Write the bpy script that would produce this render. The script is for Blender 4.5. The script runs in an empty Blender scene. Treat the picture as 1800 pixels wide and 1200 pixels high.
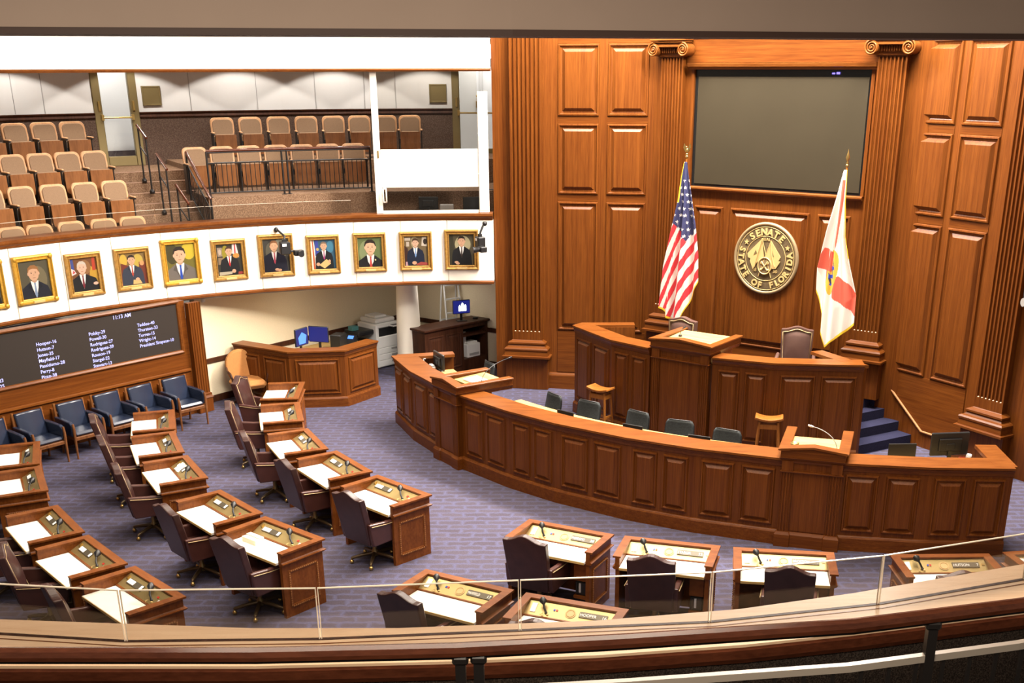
import bpy, math, random
from mathutils import Vector, Matrix
random.seed(7)
S = bpy.context.scene
COL = S.collection
PI = math.pi
R = math.radians
CG = (-1.625, 14.251); RG = 9.51          # centre and radius of the ring of galleries
CB = (6.182, 24.176); RB = 9.55           # centre and radius of the clerks' bar

# ------------------------------------------------------------------ mesh collector
class MB:
    def __init__(s):
        s.v = []; s.f = []; s.m = []; s.sm = []
    def add(s, vs, fs, mi=0, smooth=False, M=None):
        b = len(s.v)
        s.v += [tuple(M @ Vector(p)) if M else tuple(p) for p in vs]
        for f in fs:
            s.f.append([b + i for i in f]); s.m.append(mi); s.sm.append(smooth)
        return s
    def box(s, x0, x1, y0, y1, z0, z1, mi=0, c=0.0, M=None):
        if c <= 0:
            vs = [(x, y, z) for z in (z0, z1) for y in (y0, y1) for x in (x0, x1)]
            fs = [(0, 2, 3, 1), (4, 5, 7, 6), (0, 1, 5, 4), (2, 6, 7, 3), (0, 4, 6, 2), (1, 3, 7, 5)]
            return s.add(vs, fs, mi, False, M)
        c = min(c, (x1 - x0) * .45, (y1 - y0) * .45, (z1 - z0) * .45)
        pr = lambda k: [(x0 + k, y0), (x1 - k, y0), (x1, y0 + k), (x1, y1 - k), (x1 - k, y1), (x0 + k, y1), (x0, y1 - k), (x0, y0 + k)]
        pi_ = [(x0 + c, y0 + c)] * 1
        o = pr(c)
        inn = [(min(max(x, x0 + c), x1 - c), min(max(y, y0 + c), y1 - c)) for x, y in o]
        vs = [(x, y, z0) for x, y in inn] + [(x, y, z0 + c) for x, y in o] + [(x, y, z1 - c) for x, y in o] + [(x, y, z1) for x, y in inn]
        fs = [tuple(reversed(range(8))), tuple(range(24, 32))]
        for l in range(3):
            for i in range(8):
                j = (i + 1) % 8
                fs.append((l * 8 + i, l * 8 + j, l * 8 + 8 + j, l * 8 + 8 + i))
        return s.add(vs, fs, mi, False, M)
    def prism(s, poly, z0, z1, mi=0, M=None):
        n = len(poly)
        a = sum(poly[i][0] * poly[(i + 1) % n][1] - poly[(i + 1) % n][0] * poly[i][1] for i in range(n))
        if a < 0: poly = poly[::-1]
        vs = [(x, y, z0) for x, y in poly] + [(x, y, z1) for x, y in poly]
        fs = [tuple(reversed(range(n))), tuple(range(n, 2 * n))]
        fs += [(i, (i + 1) % n, n + (i + 1) % n, n + i) for i in range(n)]
        return s.add(vs, fs, mi, False, M)
    def extr(s, poly, y0, y1, mi=0, M=None, smooth=False):
        """outline in x,z pushed along y"""
        n = len(poly)
        a = sum(poly[i][0] * poly[(i + 1) % n][1] - poly[(i + 1) % n][0] * poly[i][1] for i in range(n))
        if a < 0: poly = poly[::-1]
        vs = [(x, y0, z) for x, z in poly] + [(x, y1, z) for x, z in poly]
        fs = [tuple(range(n)), tuple(reversed(range(n, 2 * n)))]
        s.add(vs, fs, mi, False, M)
        return s.add(vs, [(i, n + i, n + (i + 1) % n, (i + 1) % n) for i in range(n)], mi, smooth, M)
    def face(s, pts, mi=0, M=None):
        return s.add(pts, [tuple(range(len(pts)))], mi, False, M)
    def tube(s, path, r, n=8, mi=0, M=None, closed=False):
        P = [Vector(p) for p in path]; k = len(P)
        rs = r if isinstance(r, (list, tuple)) else [r] * k
        vs = []; up = None
        for i, p in enumerate(P):
            a = P[(i - 1) % k] if (closed or i > 0) else p
            b = P[(i + 1) % k] if (closed or i < k - 1) else p
            t = (b - a).normalized()
            if up is None:
                up = Vector((0, 0, 1)) if abs(t.z) < .9 else Vector((1, 0, 0))
            e = (up - t * up.dot(t)); e = e.normalized() if e.length > 1e-6 else t.orthogonal().normalized()
            up = e; q = t.cross(e)
            for j in range(n):
                w = 2 * PI * j / n
                vs.append(p + (e * math.cos(w) + q * math.sin(w)) * rs[i])
        fs = []
        for i in range(k if closed else k - 1):
            for j in range(n):
                a = i * n; b = ((i + 1) % k) * n
                fs.append((a + j, a + (j + 1) % n, b + (j + 1) % n, b + j))
        s.add(vs, fs, mi, True, M)
        if not closed:
            s.add(vs[:n], [tuple(reversed(range(n)))], mi, False, M); s.add(vs[-n:], [tuple(range(n))], mi, False, M)
        return s
    def lathe(s, prof, n=16, c=(0, 0, 0), mi=0, M=None, smooth=True):
        vs = [(c[0] + r * math.cos(2 * PI * j / n), c[1] + r * math.sin(2 * PI * j / n), c[2] + z) for r, z in prof for j in range(n)]
        fs = [(i * n + j, i * n + (j + 1) % n, (i + 1) * n + (j + 1) % n, (i + 1) * n + j) for i in range(len(prof) - 1) for j in range(n)]
        s.add(vs, fs, mi, smooth, M)
        if prof[0][0] > 1e-5: s.add(vs[:n], [tuple(reversed(range(n)))], mi, False, M)
        if prof[-1][0] > 1e-5: s.add(vs[-n:], [tuple(range(n))], mi, False, M)
        return s
    def ball(s, c, r, n=12, mi=0, M=None):
        rx, ry, rz = r if isinstance(r, (list, tuple)) else (r, r, r)
        k = max(5, n // 2); vs = []; fs = []
        for i in range(k + 1):
            t = PI * i / k
            for j in range(n):
                w = 2 * PI * j / n
                vs.append((c[0] + rx * math.sin(t) * math.cos(w), c[1] + ry * math.sin(t) * math.sin(w), c[2] - rz * math.cos(t)))
        for i in range(k):
            for j in range(n):
                fs.append((i * n + j, i * n + (j + 1) % n, (i + 1) * n + (j + 1) % n, (i + 1) * n + j))
        return s.add(vs, fs, mi, True, M)
    def rects(s, x0, x1, z0, z1, loops, mi=0, fill=True, M=None, mf=None):
        """nested rectangular loops (inset, y): a raised panel or a frame in the x,z plane"""
        vs = []
        for d, y in loops:
            vs += [(x0 + d, y, z0 + d), (x1 - d, y, z0 + d), (x1 - d, y, z1 - d), (x0 + d, y, z1 - d)]
        fs = []
        for i in range(len(loops) - 1):
            for j in range(4):
                fs.append((i * 4 + j, i * 4 + (j + 1) % 4, i * 4 + 4 + (j + 1) % 4, i * 4 + 4 + j))
        s.add(vs, fs, mi, False, M)
        if fill: s.add(vs[-4:], [(0, 1, 2, 3)], mi if mf is None else mf, False, M)
        return s
    def sweep(s, prof, path, mi=0, M=None, closed_prof=True, loop=False, smooth=False, caps=True):
        """profile (o,z), o = distance to the right of the path (the viewer's side), mitred at the corners"""
        n = len(path); k = len(prof); vs = []
        for i in range(n):
            p = Vector(path[i][:2])
            def nrm(a, b):
                d = (Vector(b[:2]) - Vector(a[:2])).normalized(); return Vector((d.y, -d.x))
            if loop: n1 = nrm(path[i - 1], path[i]); n2 = nrm(path[i], path[(i + 1) % n])
            else:
                n1 = nrm(path[i - 1], path[i]) if i > 0 else None
                n2 = nrm(path[i], path[i + 1]) if i < n - 1 else None
            if n1 is None: m = n2
            elif n2 is None: m = n1
            else:
                m = (n1 + n2); m = m.normalized() / max(.25, math.cos(n1.angle(n2) / 2))
            zb = path[i][2] if len(path[i]) > 2 else 0
            for o, z in prof: vs.append((p.x + m.x * o, p.y + m.y * o, z + zb))
        fs = []
        kk = k if closed_prof else k - 1
        for i in range(n if loop else n - 1):
            a = i * k; b = ((i + 1) % n) * k
            for j in range(kk):
                fs.append((a + j, a + (j + 1) % k, b + (j + 1) % k, b + j))
        s.add(vs, fs, mi, smooth, M)
        if caps and closed_prof and not loop:
            s.add(vs[:k], [tuple(reversed(range(k)))], mi, False, M); s.add(vs[-k:], [tuple(range(k))], mi, False, M)
        return s
    def grid(s, fn, nu, nv, mi=0, M=None, smooth=True, mfn=None):
        vs = [fn(i / nu, j / nv) for j in range(nv + 1) for i in range(nu + 1)]
        b = len(s.v); s.v += [tuple(M @ Vector(p)) if M else tuple(p) for p in vs]
        for j in range(nv):
            for i in range(nu):
                a = b + j * (nu + 1) + i
                m = mfn((i + .5) / nu, (j + .5) / nv) if mfn else mi
                if m is None: continue
                s.f.append([a, a + 1, a + nu + 2, a + nu + 1]); s.m.append(m); s.sm.append(smooth)
        return s
    def build(s, name, mats, parent=None, loc=(0, 0, 0), rz=0.0, off=None, bevel=0, solid=0, subd=0):
        me = bpy.data.meshes.new(name)
        vs = [(x - off[0], y - off[1], z - off[2]) for x, y, z in s.v] if off else s.v
        me.from_pydata(vs, [], s.f)
        for m in (mats if isinstance(mats, (list, tuple)) else [mats]): me.materials.append(m)
        me.polygons.foreach_set('material_index', s.m); me.polygons.foreach_set('use_smooth', s.sm)
        me.update()
        o = bpy.data.objects.new(name, me); COL.objects.link(o)
        o.location = loc; o.rotation_euler = (0, 0, rz)
        if parent: o.parent = parent
        if solid:
            q = o.modifiers.new('Solidify', 'SOLIDIFY'); q.thickness = solid; q.offset = 0
        if bevel:
            q = o.modifiers.new('Bevel', 'BEVEL'); q.width = bevel; q.segments = 2; q.limit_method = 'ANGLE'; q.angle_limit = R(40)
        if subd:
            q = o.modifiers.new('Subsurf', 'SUBSURF'); q.levels = subd; q.render_levels = subd
        return o

def tag(o, label, cat, group=None, kind=None):
    o['label'] = label; o['category'] = cat
    if group: o['group'] = group
    if kind: o['kind'] = kind
    return o
def thing(name, label, cat, loc=(0, 0, 0), rz=0.0, group=None, kind=None):
    o = bpy.data.objects.new(name, None); COL.objects.link(o)
    o.empty_display_size = .1; o.location = loc; o.rotation_euler = (0, 0, rz)
    return tag(o, label, cat, group, kind)
def struct(o, label, cat):
    return tag(o, label, cat, None, 'structure')
KIDS = {}
def kids(o): return [c for c in bpy.data.objects if c.parent == o]
def dup(root, loc, rz, label, group=None):
    if root.name not in KIDS: KIDS[root.name] = [(c, kids(c)) for c in kids(root)]
    r = root.copy(); COL.objects.link(r); r.location = loc; r.rotation_euler = (0, 0, rz); r['label'] = label
    if group: r['group'] = group
    for c, gs in KIDS[root.name]:
        d = c.copy(); COL.objects.link(d); d.parent = r
        for g in gs:
            e = g.copy(); COL.objects.link(e); e.parent = d
    return r
def pol(a, r, c=CG): return (c[0] + r * math.cos(R(a)), c[1] + r * math.sin(R(a)))
def arc(a0, a1, r, n, c=CG): return [pol(a0 + (a1 - a0) * i / n, r, c) for i in range(n + 1)]
def sector(mb, r0, r1, a0, a1, z0, z1, n=12, mi=0, c=CG):
    return mb.prism(arc(a0, a1, r1, n, c) + arc(a1, a0, r0, n, c), z0, z1, mi)
def frame(P, az):
    return Matrix.Translation(Vector(P)) @ Matrix.Rotation(R(az), 4, 'Z')
def text_mesh(body, size, name, mat, parent, loc=(0, 0, 0), rot=(PI / 2, 0, 0), align='LEFT', ext=0.0, space=1.0, sx=1.0, bold=0.0):
    cu = bpy.data.curves.new(name, 'FONT'); cu.body = body; cu.size = size; cu.align_x = align; cu.extrude = ext; cu.space_line = space
    cu.resolution_u = 3; cu.offset = bold
    t = bpy.data.objects.new('tmp_text', cu); COL.objects.link(t)
    bpy.context.view_layer.update()
    me = bpy.data.meshes.new_from_object(t.evaluated_get(bpy.context.evaluated_depsgraph_get()))
    bpy.data.objects.remove(t); bpy.data.curves.remove(cu)
    me.name = name; me.materials.clear(); me.materials.append(mat)
    o = bpy.data.objects.new(name, me); COL.objects.link(o)
    o.location = loc; o.rotation_euler = rot; o.scale = (sx, 1, 1)
    if parent: o.parent = parent
    return o

# ------------------------------------------------------------------ materials
MT = {}
def newmat(name):
    m = bpy.data.materials.new(name); m.use_nodes = True
    nt = m.node_tree; b = nt.nodes['Principled BSDF']
    MT[name] = m
    return m, nt, b
def setb(b, col=None, rough=.5, metal=0.0, spec=.5, coat=0.0):
    if col is not None: b.inputs['Base Color'].default_value = (*col, 1)
    b.inputs['Roughness'].default_value = rough; b.inputs['Metallic'].default_value = metal
    b.inputs['Specular IOR Level'].default_value = spec
    if coat: b.inputs['Coat Weight'].default_value = coat; b.inputs['Coat Roughness'].default_value = .15
def plain(name, col, rough=.5, metal=0.0, spec=.5, coat=0.0, var=0.0, scale=8.0, bump=0.0, bscale=200.0):
    m, nt, b = newmat(name); setb(b, col, rough, metal, spec, coat)
    L = nt.links; N = nt.nodes
    tc = N.new('ShaderNodeTexCoord')
    if var:
        no = N.new('ShaderNodeTexNoise'); no.inputs['Scale'].default_value = scale; no.inputs['Detail'].default_value = 4
        L.new(tc.outputs['Object'], no.inputs['Vector'])
        cr = N.new('ShaderNodeValToRGB')
        cr.color_ramp.elements[0].position = .3; cr.color_ramp.elements[1].position = .7
        cr.color_ramp.elements[0].color = (*[c * (1 - var) for c in col], 1); cr.color_ramp.elements[1].color = (*[min(1, c * (1 + var)) for c in col], 1)
        L.new(no.outputs['Fac'], cr.inputs['Fac']); L.new(cr.outputs['Color'], b.inputs['Base Color'])
    if bump:
        n2 = N.new('ShaderNodeTexNoise'); n2.inputs['Scale'].default_value = bscale; L.new(tc.outputs['Object'], n2.inputs['Vector'])
        bu = N.new('ShaderNodeBump'); bu.inputs['Strength'].default_value = bump; bu.inputs['Distance'].default_value = .01
        L.new(n2.outputs['Fac'], bu.inputs['Height']); L.new(bu.outputs['Normal'], b.inputs['Normal'])
    return m
def wood(name, dark, light, stretch, rough=.38, spec=.2, coat=.02):
    """stretch: scale per axis, small along the grain"""
    m, nt, b = newmat(name); setb(b, light, rough, 0, spec, coat)
    L = nt.links; N = nt.nodes
    tc = N.new('ShaderNodeTexCoord'); mp = N.new('ShaderNodeMapping'); mp.inputs['Scale'].default_value = stretch
    L.new(tc.outputs['Object'], mp.inputs['Vector'])
    no = N.new('ShaderNodeTexNoise'); no.inputs['Scale'].default_value = 1.0; no.inputs['Detail'].default_value = 6; no.inputs['Roughness'].default_value = .65
    no.inputs['Distortion'].default_value = .4
    L.new(mp.outputs['Vector'], no.inputs['Vector'])
    m2 = N.new('ShaderNodeMapping'); m2.inputs['Scale'].default_value = tuple(s * 5 for s in stretch)
    L.new(tc.outputs['Object'], m2.inputs['Vector'])
    n2 = N.new('ShaderNodeTexNoise'); n2.inputs['Scale'].default_value = 1.0; n2.inputs['Detail'].default_value = 3
    L.new(m2.outputs['Vector'], n2.inputs['Vector'])
    mx = N.new('ShaderNodeMath'); mx.operation = 'MULTIPLY_ADD'; mx.inputs[1].default_value = .4; L.new(n2.outputs['Fac'], mx.inputs[0])
    m3 = N.new('ShaderNodeMath'); m3.operation = 'MULTIPLY'; m3.inputs[1].default_value = .6; L.new(no.outputs['Fac'], m3.inputs[0]); L.new(m3.outputs[0], mx.inputs[2])
    cr = N.new('ShaderNodeValToRGB'); cr.color_ramp.elements[0].position = .36; cr.color_ramp.elements[1].position = .64
    cr.color_ramp.elements[0].color = (*dark, 1); cr.color_ramp.elements[1].color = (*light, 1)
    L.new(mx.outputs[0], cr.inputs['Fac']); L.new(cr.outputs['Color'], b.inputs['Base Color'])
    return m
def emit(name, col, strength):
    m, nt, b = newmat(name); setb(b, (0, 0, 0), .6)
    b.inputs['Emission Color'].default_value = (*col, 1); b.inputs['Emission Strength'].default_value = strength
    return m
def glassy(name, tint=(.96, .97, .96), f=.06):
    m = bpy.data.materials.new(name); m.use_nodes = True; nt = m.node_tree; N = nt.nodes; L = nt.links
    N.clear(); out = N.new('ShaderNodeOutputMaterial'); tr = N.new('ShaderNodeBsdfTransparent'); tr.inputs['Color'].default_value = (*tint, 1)
    gl = N.new('ShaderNodeBsdfGlossy'); gl.inputs['Roughness'].default_value = .02; gl.inputs['Color'].default_value = (1, 1, 1, 1)
    lw = N.new('ShaderNodeFresnel'); lw.inputs['IOR'].default_value = 1.3
    mx = N.new('ShaderNodeMixShader'); L.new(lw.outputs['Fac'], mx.inputs['Fac']); L.new(tr.outputs[0], mx.inputs[1]); L.new(gl.outputs[0], mx.inputs[2])
    L.new(mx.outputs[0], out.inputs['Surface']); MT[name] = m
    return m
WD, WL = (.082, .0195, .0026), (.165, .049, .0072)
wood_v = wood('mahogany_upright_grain', WD, WL, (22, 22, .55))
wood_h = wood('mahogany_level_grain', WD, WL, (.55, 22, 22))
wood_cap = wood('mahogany_cap', (.115, .031, .005), (.20, .064, .012), (1.2, 9, 12), rough=.34)
wood_desk = wood('desk_cherry', (.115, .030, .0048), (.205, .063, .012), (2.2, 9, 4), rough=.36)
wood_dark = wood('dark_walnut', (.028, .009, .004), (.075, .026, .012), (9, 9, .8), rough=.45)
wood_rail = wood('rail_wood', (.060, .016, .007), (.115, .032, .014), (3, 12, 12), rough=.22, coat=.3)
wood_cape = wood('balcony_cap_wood', (.66, .44, .27), (.78, .56, .37), (1.0, 18, 18), rough=.4)
maple = wood('maple', (.42, .26, .085), (.58, .40, .16), (1.5, 12, 12), rough=.45)
oak = wood('stool_oak', (.20, .060, .009), (.32, .115, .02), (8, 8, 1), rough=.4)
seatwood = wood('seat_wood', (.17, .062, .018), (.28, .11, .034), (6, 6, 1), rough=.4)
seatrim = wood('seat_trim_wood', (.50, .26, .12), (.66, .38, .20), (6, 6, 2), rough=.4)
marble = plain('white_desk_top', (.86, .83, .76), .5, var=.05, scale=6)
leather = plain('oxblood_leather', (.040, .0145, .0125), .36, spec=.5, var=.2, scale=10, bump=.12, bscale=120)
leather_hi = plain('oxblood_leather_arm', (.060, .021, .017), .30, spec=.5, var=.12, scale=10)
piping = plain('brass_piping', (.42, .30, .15), .4, .4)
navy = plain('navy_leather', (.015, .022, .045), .27, spec=.6, var=.1, scale=5)
tan = plain('tan_fabric', (.42, .175, .045), .8, var=.06, scale=30, bump=.2)
wool = plain('taupe_seat_fabric', (.26, .165, .10), .9, spec=.2, var=.1, scale=90, bump=.2)
brass = plain('brass', (.62, .44, .16), .28, .95)
bronze = plain('bronze_metal', (.23, .175, .075), .42, .5)
bronze_dk = plain('dark_bronze', (.095, .062, .030), .38, .5)
gold = plain('gilt_frame', (.52, .29, .035), .4, .4, var=.18, scale=22, bump=.3, bscale=40)
gold_dk = plain('old_gilt_frame', (.37, .20, .045), .42, .4, var=.25, scale=26, bump=.3, bscale=40)
gold_lt = plain('seal_gold', (.66, .48, .20), .4, .3)
black = plain('black_plastic', (.012, .012, .013), .4)
black_metal = plain('black_iron', (.016, .013, .012), .42, .3)
iron_sheen = plain('iron_painted_sheen', (.42, .36, .30), .3, .2)  # iron paled to paint in the highlight reflected from the ceiling
mesh_fab = plain('black_mesh_fabric', (.028, .033, .034), .75, var=.3, scale=40)
grey_pl = plain('grey_plastic', (.34, .33, .32), .5)
white_pl = plain('white_plastic', (.72, .71, .69), .45)
steel = plain('aluminium', (.74, .74, .74), .4, .3)
cream = plain('cream_panel', (.90, .84, .73), .6, var=.01, scale=3)
cream_wall = plain('cream_wallcovering', (.74, .63, .44), .85, var=.04, scale=40, bump=.1)
plaster = plain('cream_plaster', (.88, .82, .70), .7)
grey_wall = plain('pale_grey_wall', (.62, .61, .60), .8, var=.02, scale=2)
white_fr = plain('white_frame', (.84, .80, .72), .45)
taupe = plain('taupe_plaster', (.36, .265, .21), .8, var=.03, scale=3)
paper = plain('white_paper', (.9, .9, .9), .7)
screen_off = plain('switched_off_screen', (.036, .028, .0165), .55, spec=.12, var=.05, scale=1.2)
screen_blk = plain('black_screen', (.010, .010, .010), .25)
board_mat = plain('board_black', (.034, .027, .023), .5, spec=.15)
text_blue = emit('blue_white_text', (.62, .60, 1.2), .75)
screen_blue = emit('blue_screen', (.010, .014, .15), .55)
screen_lite = emit('light_blue_screen', (.10, .28, 1.0), .8)
red = plain('red_plastic', (.5, .03, .02), .5)
blue = plain('blue_plastic', (.03, .06, .4), .5)
green = emit('green_led', (.2, 1, .1), 2)
glass = glassy('clear_glass', (.92, .91, .89)); glass_near = glassy('near_glass', (.80, .79, .775))
glass_edge = plain('glass_edge', (.80, .70, .56), .2)
seal_bg = plain('seal_olive', (.185, .130, .068), .55, .0)
def carpet(name, c0, c1, c2, rot=0.0, sc=2.6):
    m, nt, b = newmat(name); setb(b, c0, .95, 0, .1); N = nt.nodes; L = nt.links
    tc = N.new('ShaderNodeTexCoord'); mp = N.new('ShaderNodeMapping'); mp.inputs['Rotation'].default_value = (0, 0, rot)
    L.new(tc.outputs['Object'], mp.inputs['Vector'])
    nz = N.new('ShaderNodeTexNoise'); nz.inputs['Scale'].default_value = 9; nz.inputs['Detail'].default_value = 3
    L.new(tc.outputs['Object'], nz.inputs['Vector'])
    ad = N.new('ShaderNodeMixRGB'); ad.blend_type = 'LINEAR_LIGHT'; ad.inputs['Fac'].default_value = .05
    L.new(mp.outputs['Vector'], ad.inputs[1]); L.new(nz.outputs['Color'], ad.inputs[2])
    br = N.new('ShaderNodeTexBrick'); br.inputs['Scale'].default_value = sc; br.inputs['Mortar Size'].default_value = .12; br.inputs['Mortar Smooth'].default_value = 1.0
    br.inputs['Brick Width'].default_value = .95; br.inputs['Row Height'].default_value = .42
    br.inputs['Color1'].default_value = (*c0, 1); br.inputs['Color2'].default_value = (*c1, 1); br.inputs['Mortar'].default_value = (*c2, 1)
    L.new(ad.outputs[0], br.inputs['Vector'])
    n2 = N.new('ShaderNodeTexNoise'); n2.inputs['Scale'].default_value = 60; n2.inputs['Detail'].default_value = 3; L.new(tc.outputs['Object'], n2.inputs['Vector'])
    mu = N.new('ShaderNodeMixRGB'); mu.blend_type = 'OVERLAY'; mu.inputs['Fac'].default_value = .45
    L.new(br.outputs['Color'], mu.inputs[1]); L.new(n2.outputs['Fac'], mu.inputs[2])
    L.new(mu.outputs[0], b.inputs['Base Color'])
    bu = N.new('ShaderNodeBump'); bu.inputs['Strength'].default_value = .25; bu.inputs['Distance'].default_value = .01; L.new(n2.outputs['Fac'], bu.inputs['Height']); L.new(bu.outputs['Normal'], b.inputs['Normal'])
    return m
carpet_blue = carpet('blue_patterned_carpet', (.066, .056, .078), (.076, .065, .090), (.086, .083, .145))
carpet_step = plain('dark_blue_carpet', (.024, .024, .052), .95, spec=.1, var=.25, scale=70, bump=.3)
def speckle(name, c0, c1, scale):
    m, nt, b = newmat(name); setb(b, c0, .95, 0, .1); N = nt.nodes; L = nt.links
    tc = N.new('ShaderNodeTexCoord'); no = N.new('ShaderNodeTexNoise'); no.inputs['Scale'].default_value = scale; no.inputs['Detail'].default_value = 4
    L.new(tc.outputs['Object'], no.inputs['Vector']); cr = N.new('ShaderNodeValToRGB'); cr.color_ramp.elements[0].position = .42; cr.color_ramp.elements[1].position = .66
    cr.color_ramp.elements[0].color = (*c0, 1); cr.color_ramp.elements[1].color = (*c1, 1)
    L.new(no.outputs['Fac'], cr.inputs['Fac']); L.new(cr.outputs['Color'], b.inputs['Base Color'])
    return m
carpet_brown = speckle('brown_carpet', (.155, .088, .052), (.30, .19, .12), 55)
carpet_wall = speckle('dark_brown_wall_carpet', (.075, .046, .034), (.125, .085, .064), 50)
carpet_near = speckle('dark_speckled_carpet', (.016, .011, .009), (.060, .044, .034), 130)
# ------------------------------------------------------------------ setting: floor, wood walls
m = MB(); m.box(-16, 13, 3, 31, -.1, 0)
struct(m.build('floor', carpet_blue), 'blue patterned carpet of the chamber floor', 'floor')

PANEL = [(0, 0), (.012, -.03), (.035, -.034), (.052, -.008), (.07, -.006), (.085, .0), (.142, -.044), (.148, -.046)]
def raised_panel(parent, x0, x1, z0, z1, mat=None, M=None, loops=PANEL, name='raised_panel'):
    return MB().rects(x0, x1, z0, z1, loops, M=M).build(name, mat or wood_v, parent)
LW = ((.261, 23.627, 0), -11.04); CW = ((2.027, 23.282, 0), -36.5); RW = ((6.298, 20.122, 0), -58.84)
TOPZ = 8.6
ROWS = [(1.246, 3.815), (3.955, 5.275), (5.41, 6.70), (6.85, 8.3)]

m = MB(); m.box(-1.37, 1.95, 0, .25, 0, TOPZ)
wl = struct(m.build('wall_left', wood_v, None, LW[0], R(LW[1])), 'panelled mahogany wall beside the balcony', 'wall')
for z0, z1 in ROWS:
    for x0, x1 in ((-.06, .75), (.91, 1.695)): raised_panel(wl, x0, x1, z0, z1)
m = MB(); m.box(-.06, 1.75, -.012, .0, .36, 1.23); m.build('dado', wood_h, wl)
m = MB()
for z0, z1 in zip([r[1] for r in ROWS[:-1]], [r[0] for r in ROWS[1:]]):
    m.box(-.06, .75, -.006, 0, z0 + .004, z1 - .004); m.box(.91, 1.695, -.006, 0, z0 + .004, z1 - .004)
m.build('panel_rail', wood_h, wl)
m = MB(); m.sweep([(0, 0), (.05, 0), (.05, .28), (.035, .31), (.02, .33), (0, .34)], [(-.24, 0), (1.8, 0)]); m.build('skirting', wood_h, wl)

m = MB(); m.box(-.05, .87, 0, .2, 0, TOPZ); m.box(4.27, 4.93, 0, .2, 0, TOPZ); m.box(.87, 4.27, 0, .2, 0, 4.19); m.box(.87, 4.27, 0, .2, 6.24, TOPZ); m.box(.87, 4.27, .15, .2, 4.19, 6.24)
wc = struct(m.build('wall_center', wood_v, None, CW[0], R(CW[1])), 'mahogany wall behind the rostrum', 'wall')
for x0, x1 in ((.99, 1.605), (1.757, 3.356), (3.508, 4.13)): raised_panel(wc, x0, x1, 1.29, 3.84)
m = MB(); m.box(.7, 4.4, -.02, 0, 6.36, 6.80); m.build('frieze_board', wood_h, wc)
m = MB(); m.sweep([(0, 0), (.06, 0), (.10, .05), (.10, .09), (.0, .09)], [(.1, -.005, 6.80), (5.0, -.005, 6.80)]); m.build('cornice', wood_h, wc)
m = MB(); m.box(.9, 4.2, -.008, 0, .7, 1.275); m.build('dado', wood_h, wc)

m = MB(); m.box(-.45, 4.8, 0, .25, 0, TOPZ)
wr = struct(m.build('wall_right', wood_v, None, RW[0], R(RW[1])), 'panelled mahogany wall right of the rostrum', 'wall')
for z0, z1 in ROWS:
    for x0, x1 in ((-.222, .56), (.69, 1.48)): raised_panel(wr, x0, x1, z0, z1)
m = MB(); m.box(-.222, 1.48, -.012, 0, .30, 1.235); m.build('dado', wood_h, wr)
m = MB()
for z0, z1 in zip([r[1] for r in ROWS[:-1]], [r[0] for r in ROWS[1:]]):
    m.box(-.222, .56, -.006, 0, z0 + .004, z1 - .004); m.box(.69, 1.48, -.006, 0, z0 + .004, z1 - .004)
m.build('panel_rail', wood_h, wr)
m = MB()                                              # stepped skirting cap that follows the stairs
m.tube([(-.5, -.035, 1.07), (-.36, -.035, 1.06), (.67, -.035, .29), (1.5, -.035, .285)], .022, 8)
m.build('stair_skirting_cap', wood('pale_trim', (.30, .12, .04), (.42, .20, .08), (1, 9, 9)), wr)
m = MB(); m.face([(-.5, -.02, 0), (-.5, -.02, 1.06), (-.36, -.02, 1.05), (.67, -.02, .28), (1.5, -.02, .28), (1.5, -.02, 0)])
m.build('stair_skirting', wood_v, wr)
a, b = (5.982, 20.355), (6.075, 20.52)
m = MB(); m.prism([(5.982, 20.355), (6.30, 20.10), (6.45, 20.35), (6.12, 20.60)], 0, TOPZ)
struct(m.build('wall_corner', wood_v), 'narrow mahogany return between two wall faces', 'wall')
# outer shell that closes the room, never in view
m = MB(); m.sweep([(0, 0), (.1, 0), (.1, TOPZ + 1), (0, TOPZ + 1)], [(12.5, 3.0), (12.5, 12), (8.79, 16.0)])
struct(m.build('wall_east', cream, None), 'side wall of the chamber', 'wall')
m = MB(); m.box(-16, 14, 2.5, 31, 9.6, 9.75)
struct(m.build('ceiling', plaster), 'high ceiling of the chamber', 'ceiling')

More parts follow.
